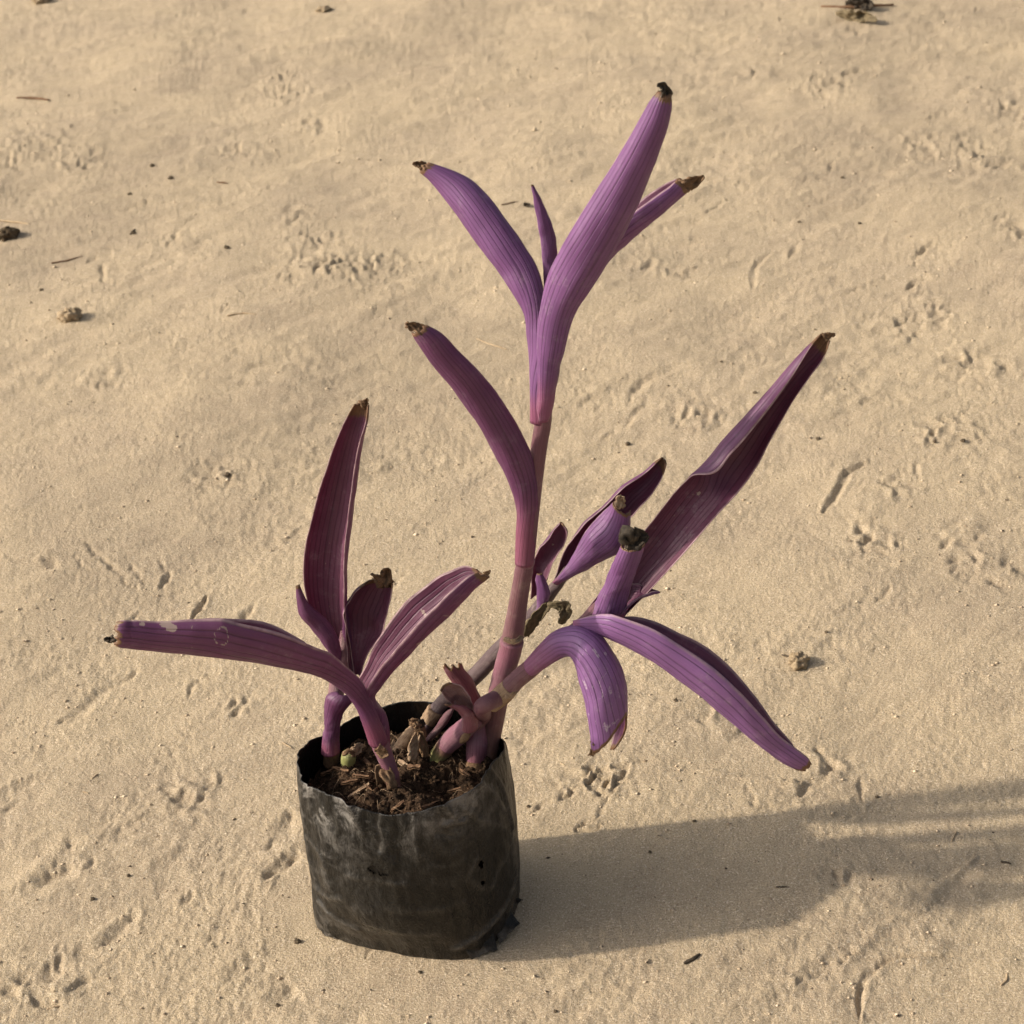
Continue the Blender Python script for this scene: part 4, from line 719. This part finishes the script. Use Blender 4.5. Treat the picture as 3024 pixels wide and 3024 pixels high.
for i, (a, b, w) in enumerate(chips):
    qa = G(*C1(*a), ZS); qb = G(*C1(*b), ZS); za = float(soil_z(*qa[:2]))+.0006; zb = float(soil_z(*qb[:2]))+.0012
    qa = G(*C1(*a), za); qb = G(*C1(*b), zb); n1, n2 = 12, 7
    s = np.linspace(0, 1, n1); u = np.linspace(-1, 1, n2); U, S_ = np.meshgrid(u, s)
    dv = qb-qa; sd2 = np.cross(dv, [0, 0, 1.]); sd2 /= np.linalg.norm(sd2); w3 = w*.49*.95/FPX*.95
    prof = (.55+.45*np.sin(np.pi*S_**.8))*(1+.35*perlin(S_*4+i, U*0, i))
    mid = qa+S_[..., None]*dv + (U*prof*w3)[..., None]*sd2 + np.stack([0*U, 0*U, w3*(.5*(1-U**2)+.6*perlin(S_*3+i, U*1.3, 40+i))], -1)
    top = mid+np.array([0, 0, .0005]); bot = mid-np.array([0, 0, .0005]); N = n1*n2; f = grid_faces(n1, n2)
    ring = list(range(n2))+[k*n2+n2-1 for k in range(1, n1)]+[N-1-k for k in range(1, n2)]+[(n1-1-k)*n2 for k in range(1, n1-1)]
    rf = np.array([[ring[k], ring[(k+1) % len(ring)], N+ring[(k+1) % len(ring)], N+ring[k]] for k in range(len(ring))])
    o = mesh_obj('bark_scrap', np.concatenate([top.reshape(-1, 3), bot.reshape(-1, 3)]), np.concatenate([f, f[:, ::-1]+N, rf]), BARK if i % 6 else TAN, None, {'u': np.tile(U.ravel(), 2), 'v': np.tile(S_.ravel(), 2)})
    prop(o, {0: 'longest brown bark strip beside the pink front stem', 1: 'bark scrap pressed against the front rim of the bag', 6: 'tan papery scrap beside the rosy stump'}.get(i, clab), 'bark scrap', 'scraps lying on the potting soil')
# fine rootlets
def root_hair(pts, w):
    q = np.array([G(*C1(*p), ZS) for p in pts]); q[:, 2] = soil_z(q[:, 0], q[:, 1])+np.array([.001, .004, .004, .001])[:len(q)]
    return q
rows = []; Fs = []; off = 0
for k in range(46):
    r = .038*math.sqrt(random.random()); t = random.random()*6.28; x, y = r*math.cos(t), r*math.sin(t); a = random.random()*6.28; l = .004+.009*random.random()
    s = np.linspace(0, 1, 9); bx = x+l*(s*np.cos(a+1.4*s*random.uniform(-1, 1))); by = y+l*(s*np.sin(a+1.4*s*random.uniform(-1, 1))); bz = soil_z(bx, by)+.0005+.0025*random.random()*np.sin(np.pi*s)
    C = np.stack([bx, by, bz], -1); rr = .00013
    ring = np.array([[0, 0, 1], [.87, 0, -.5], [-.87, 0, -.5]])*rr; d = np.array([math.sin(a), -math.cos(a), 0])
    V = C[:, None]+ring[None, :, 2, None]*np.array([0, 0, 1.])+ring[None, :, 0, None]*d
    rows.append(V.reshape(-1, 3)); Fs.append(grid_faces(9, 3, True)+off); off += 27
prop(mesh_obj('rootlets', squash(np.concatenate(rows)), np.concatenate(Fs), TAN, BAGO, {'u': np.zeros(off), 'v': np.zeros(off)}), kind='stuff')

# ------------------------------------------------------------------ litter on the sand
def clod(px, r, mat, label, seed, flat=.7, cat='clod', group=None):
    c = G(*px); m = np.linalg.norm(c-CAM)/FPX; s = r*m; z = gz(c[0], c[1])
    o = lump('clod', mat, (c[0], c[1], z+s*flat*.45), (s, s*.9, s*flat), seed); prop(o, label, cat, group)
clod((24, 697), 30, CLODB, 'dark brown crumbly clod lying by a thin twig', 3)
clod((212, 944), 34, CLODT, 'tan clod of earth alone on the sand', 5)
clod((2358, 1968), 30, CLODT, 'tan clod with a dark bit of root beside it', 7, .8)
clod((955, 30), 20, CLODT, 'pale flat earth lump at the far edge of the sand', 9, .4)
clod((125, 6), 24, CLODT, 'yellowish lump lying farthest off on the sand', 11, .5)
PELLET = clod_material('pellet', (.085, .062, .04), (.19, .145, .095)); dl = 'tiny dark pellet of earth on the sand'; 
for i, (x, y, r) in enumerate([(450, 495, 9), (506, 533, 10), (383, 573, 8), (392, 684, 9), (2416, 1295, 9), (2487, 525, 7), (2360, 655, 7), (2538, 659, 7), (1853, 1301, 10), (672, 1404, 10), (2843, 1307, 9), (2230, 1165, 8), (122, 856, 8), (275, 2660, 9), (878, 2782, 13), (1020, 2750, 8), (1240, 2874, 8), (1920, 2520, 7), (670, 738, 10), (2440, 1880, 7), (2760, 1308, 7), (1995, 2080, 8), (2050, 2425, 7), (1560, 2380, 7), (2590, 2350, 8), (2130, 1072, 6), (380, 2590, 7), (820, 2970, 9), (1640, 2990, 8)]):
    clod((x, y), r*.72, PELLET, {(878, 2782): 'dark pellet lying close beside the left foot of the bag', (1240, 2874): 'dark pellet just in front of the foot of the bag', (1920, 2520): 'dark pellet lying inside the bag shadow', (2416, 1295): 'dark pellet near the rolled longest leaf'}.get((x, y), dl), 20+i, .8, 'pellet', 'tiny dark pellets scattered on the sand')
def twig(pts, w, mat, label, name='twig', group=None, lift=.5, cat='twig'):
    q = np.array([G(*p) for p in pts]); z = np.array([gz(a[0], a[1]) for a in q]); m = np.linalg.norm(q-CAM, axis=1).mean()/FPX; r = w*m
    q[:, 2] = z.max()*.5+z*.5+r*lift; t = np.concatenate([[0], np.cumsum(np.linalg.norm(np.diff(q, axis=0), axis=1))]); n = 16; C = hermite(t, q, np.linspace(0, t[-1], n)) if len(q) > 2 else q[0]+np.linspace(0, 1, n)[:, None]*(q[-1]-q[0])
    C = C+.5*r*np.stack([perlin(np.arange(n)*.4, np.full(n, w+k), 3) for k in range(3)], -1)
    T = np.gradient(C, axis=0); T /= np.linalg.norm(T, axis=1)[:, None]; S = np.cross(T, [0, 0, 1.]); S /= np.linalg.norm(S, axis=1)[:, None]; N = np.cross(S, T)
    th = np.linspace(0, 2*np.pi, 8, endpoint=False); tap = r*(.45+.55*np.sin(np.pi*np.linspace(.12, .95, n)))
    V = C[:, None]+(tap[:, None]*np.cos(th))[..., None]*S[:, None]+(tap[:, None]*np.sin(th))[..., None]*N[:, None]
    Vv = np.concatenate([V.reshape(-1, 3), C[:1], C[-1:]]); b = len(Vv)-2; caps = []
    for k in range(0, 8, 2): caps += [[b, (k+2) % 8, k+1, k], [b+1, (n-1)*8+k, (n-1)*8+k+1, (n-1)*8+(k+2) % 8]]
    o = mesh_obj(name, Vv, np.concatenate([grid_faces(n, 8, True), caps]), mat, None, {'u': np.append(np.tile(th/3, n), [0, 0]), 'v': np.append(np.repeat(np.linspace(0, 1, n), 8), [0, 1])}); prop(o, label, cat, group)
twig([(0, 646), (40, 650), (86, 657)], 3.2, TWIGT, 'thin twig lying beside the dark brown clod')
twig([(150, 772), (200, 763), (242, 752)], 3, BARK, 'short straight brown twig on the sand')
twig([(48, 286), (90, 284), (146, 291)], 4, BARK, 'weathered twig lying far off on the trampled sand')
twig([(2425, 20), (2500, 22), (2640, 12)], 5, BARK, 'long twig across the dark leaf scrap')
twig([(383, 688), (398, 672)], 3, TWIGD, 'tiny forked black splinter')
twig([(640, 540), (672, 542)], 2.6, BARK, 'very short brown splinter')
twig([(672, 943), (710, 936), (757, 939)], 3, TWIGT, 'pale straw fragment with a bent end')
twig([(1407, 1003), (1450, 1020), (1499, 1034)], 2.2, TWIGT, 'single pale straw lying straight on the sand')
twig([(1480, 615), (1530, 604)], 2.4, BARK, 'short twig beside a leaf crumb')
twig([(2020, 2850), (2045, 2838), (2066, 2822)], 6, TWIGD, 'dark chip of wood lying below the bag shadow')
twig([(2290, 2628), (2330, 2630)], 2.6, TWIGD, 'small dark splinter inside the bag shadow')
twig([(2310, 1945), (2335, 1950), (2352, 1975)], 3.5, TWIGD, 'dark root bit against the tan clod')
twig([(2955, 2905), (2972, 2890), (2975, 2870)], 3, TWIGT, 'little curved pale husk near the round print')
twig([(2810, 2480), (2825, 2450)], 2, TWIGT, 'fine pale fibre at the edge of the shadow')
twig([(835, 2190), (860, 2205)], 2.2, TWIGT, 'short pale fibre beside the bag')
twig([(270, 2300), (290, 2285)], 2.6, TWIGT, 'pale chip of straw on the bare sand')
twig([(245, 2337), (262, 2345)], 2.2, TWIGT, 'tiny curl of straw')
twig([(1655, 2255), (1670, 2265)], 2.4, TWIGT, 'pale splinter below the hanging leaf')
twig([(2955, 2538), (2985, 2545)], 4, TWIGD, 'dark chip lying at the lip of the far shadow')
twig([(140, 2980), (175, 2970)], 3.4, TWIGT, 'pale broken stalk end lying in a scuffed hollow')
def scrap(pts, mat, label, seed, amp=.3, cat='leaf scrap'):
    q = np.array([list(p[:2])+[onlevel(p[0], p[1], .004), p[2]] for p in pts]); o = crumple(q, mat, None, 'leaf_scrap', amp, seed, 13, 24); prop(o, label, cat)
scrap([(2470, 38, 10), (2520, 48, 20), (2565, 52, 18), (2590, 62, 6)], OLIVE, 'curled dark green dead leaf scrap far off on the sand', 2)
scrap([(2500, 8, 14), (2540, 14, 26), (2580, 18, 12)], BLACK, 'black crumpled leaf behind the long twig', 6, .4)
scrap([(1548, 603, 8), (1565, 606, 7)], BLACK, 'dark leaf crumb on the open sand', 4)
# loose grit
def grit(n=15000):
    base = np.array([[1, 0, 0], [-1, 0, 0], [0, 1, 0], [0, -1, 0], [0, 0, 1], [0, 0, -1]], float)
    bf = np.array([[0, 2, 4], [2, 1, 4], [1, 3, 4], [3, 0, 4], [2, 0, 5], [1, 2, 5], [3, 1, 5], [0, 3, 5]])
    i = RNG.integers(40, GX.shape[0]-120, n); j = RNG.integers(30, GX.shape[1]-30, n)
    c = np.stack([GX[i, j], GY[i, j], GZ[i, j]], -1); c = c[np.hypot(c[:, 0], c[:, 1]) > .055]; n = len(c)
    s = (.00022+.0009*RNG.random(n)**7)*(1+.6*np.clip(c[:, 1], 0, 2))
    V = base[None]*s[:, None, None]*(.6+.8*RNG.random((n, 6, 1)))*np.array([1.2, 1, .7])+(c+np.array([0, 0, .0002]))[:, None]
    o = mesh_obj('grit', V.reshape(-1, 3), (bf[None]+6*np.arange(n)[:, None, None]).reshape(-1, 3), grit_material(), None, smooth=False)
    prop(o, 'loose pale sand grains and crumbs scattered over the ground', 'grit', kind='stuff')
grit()
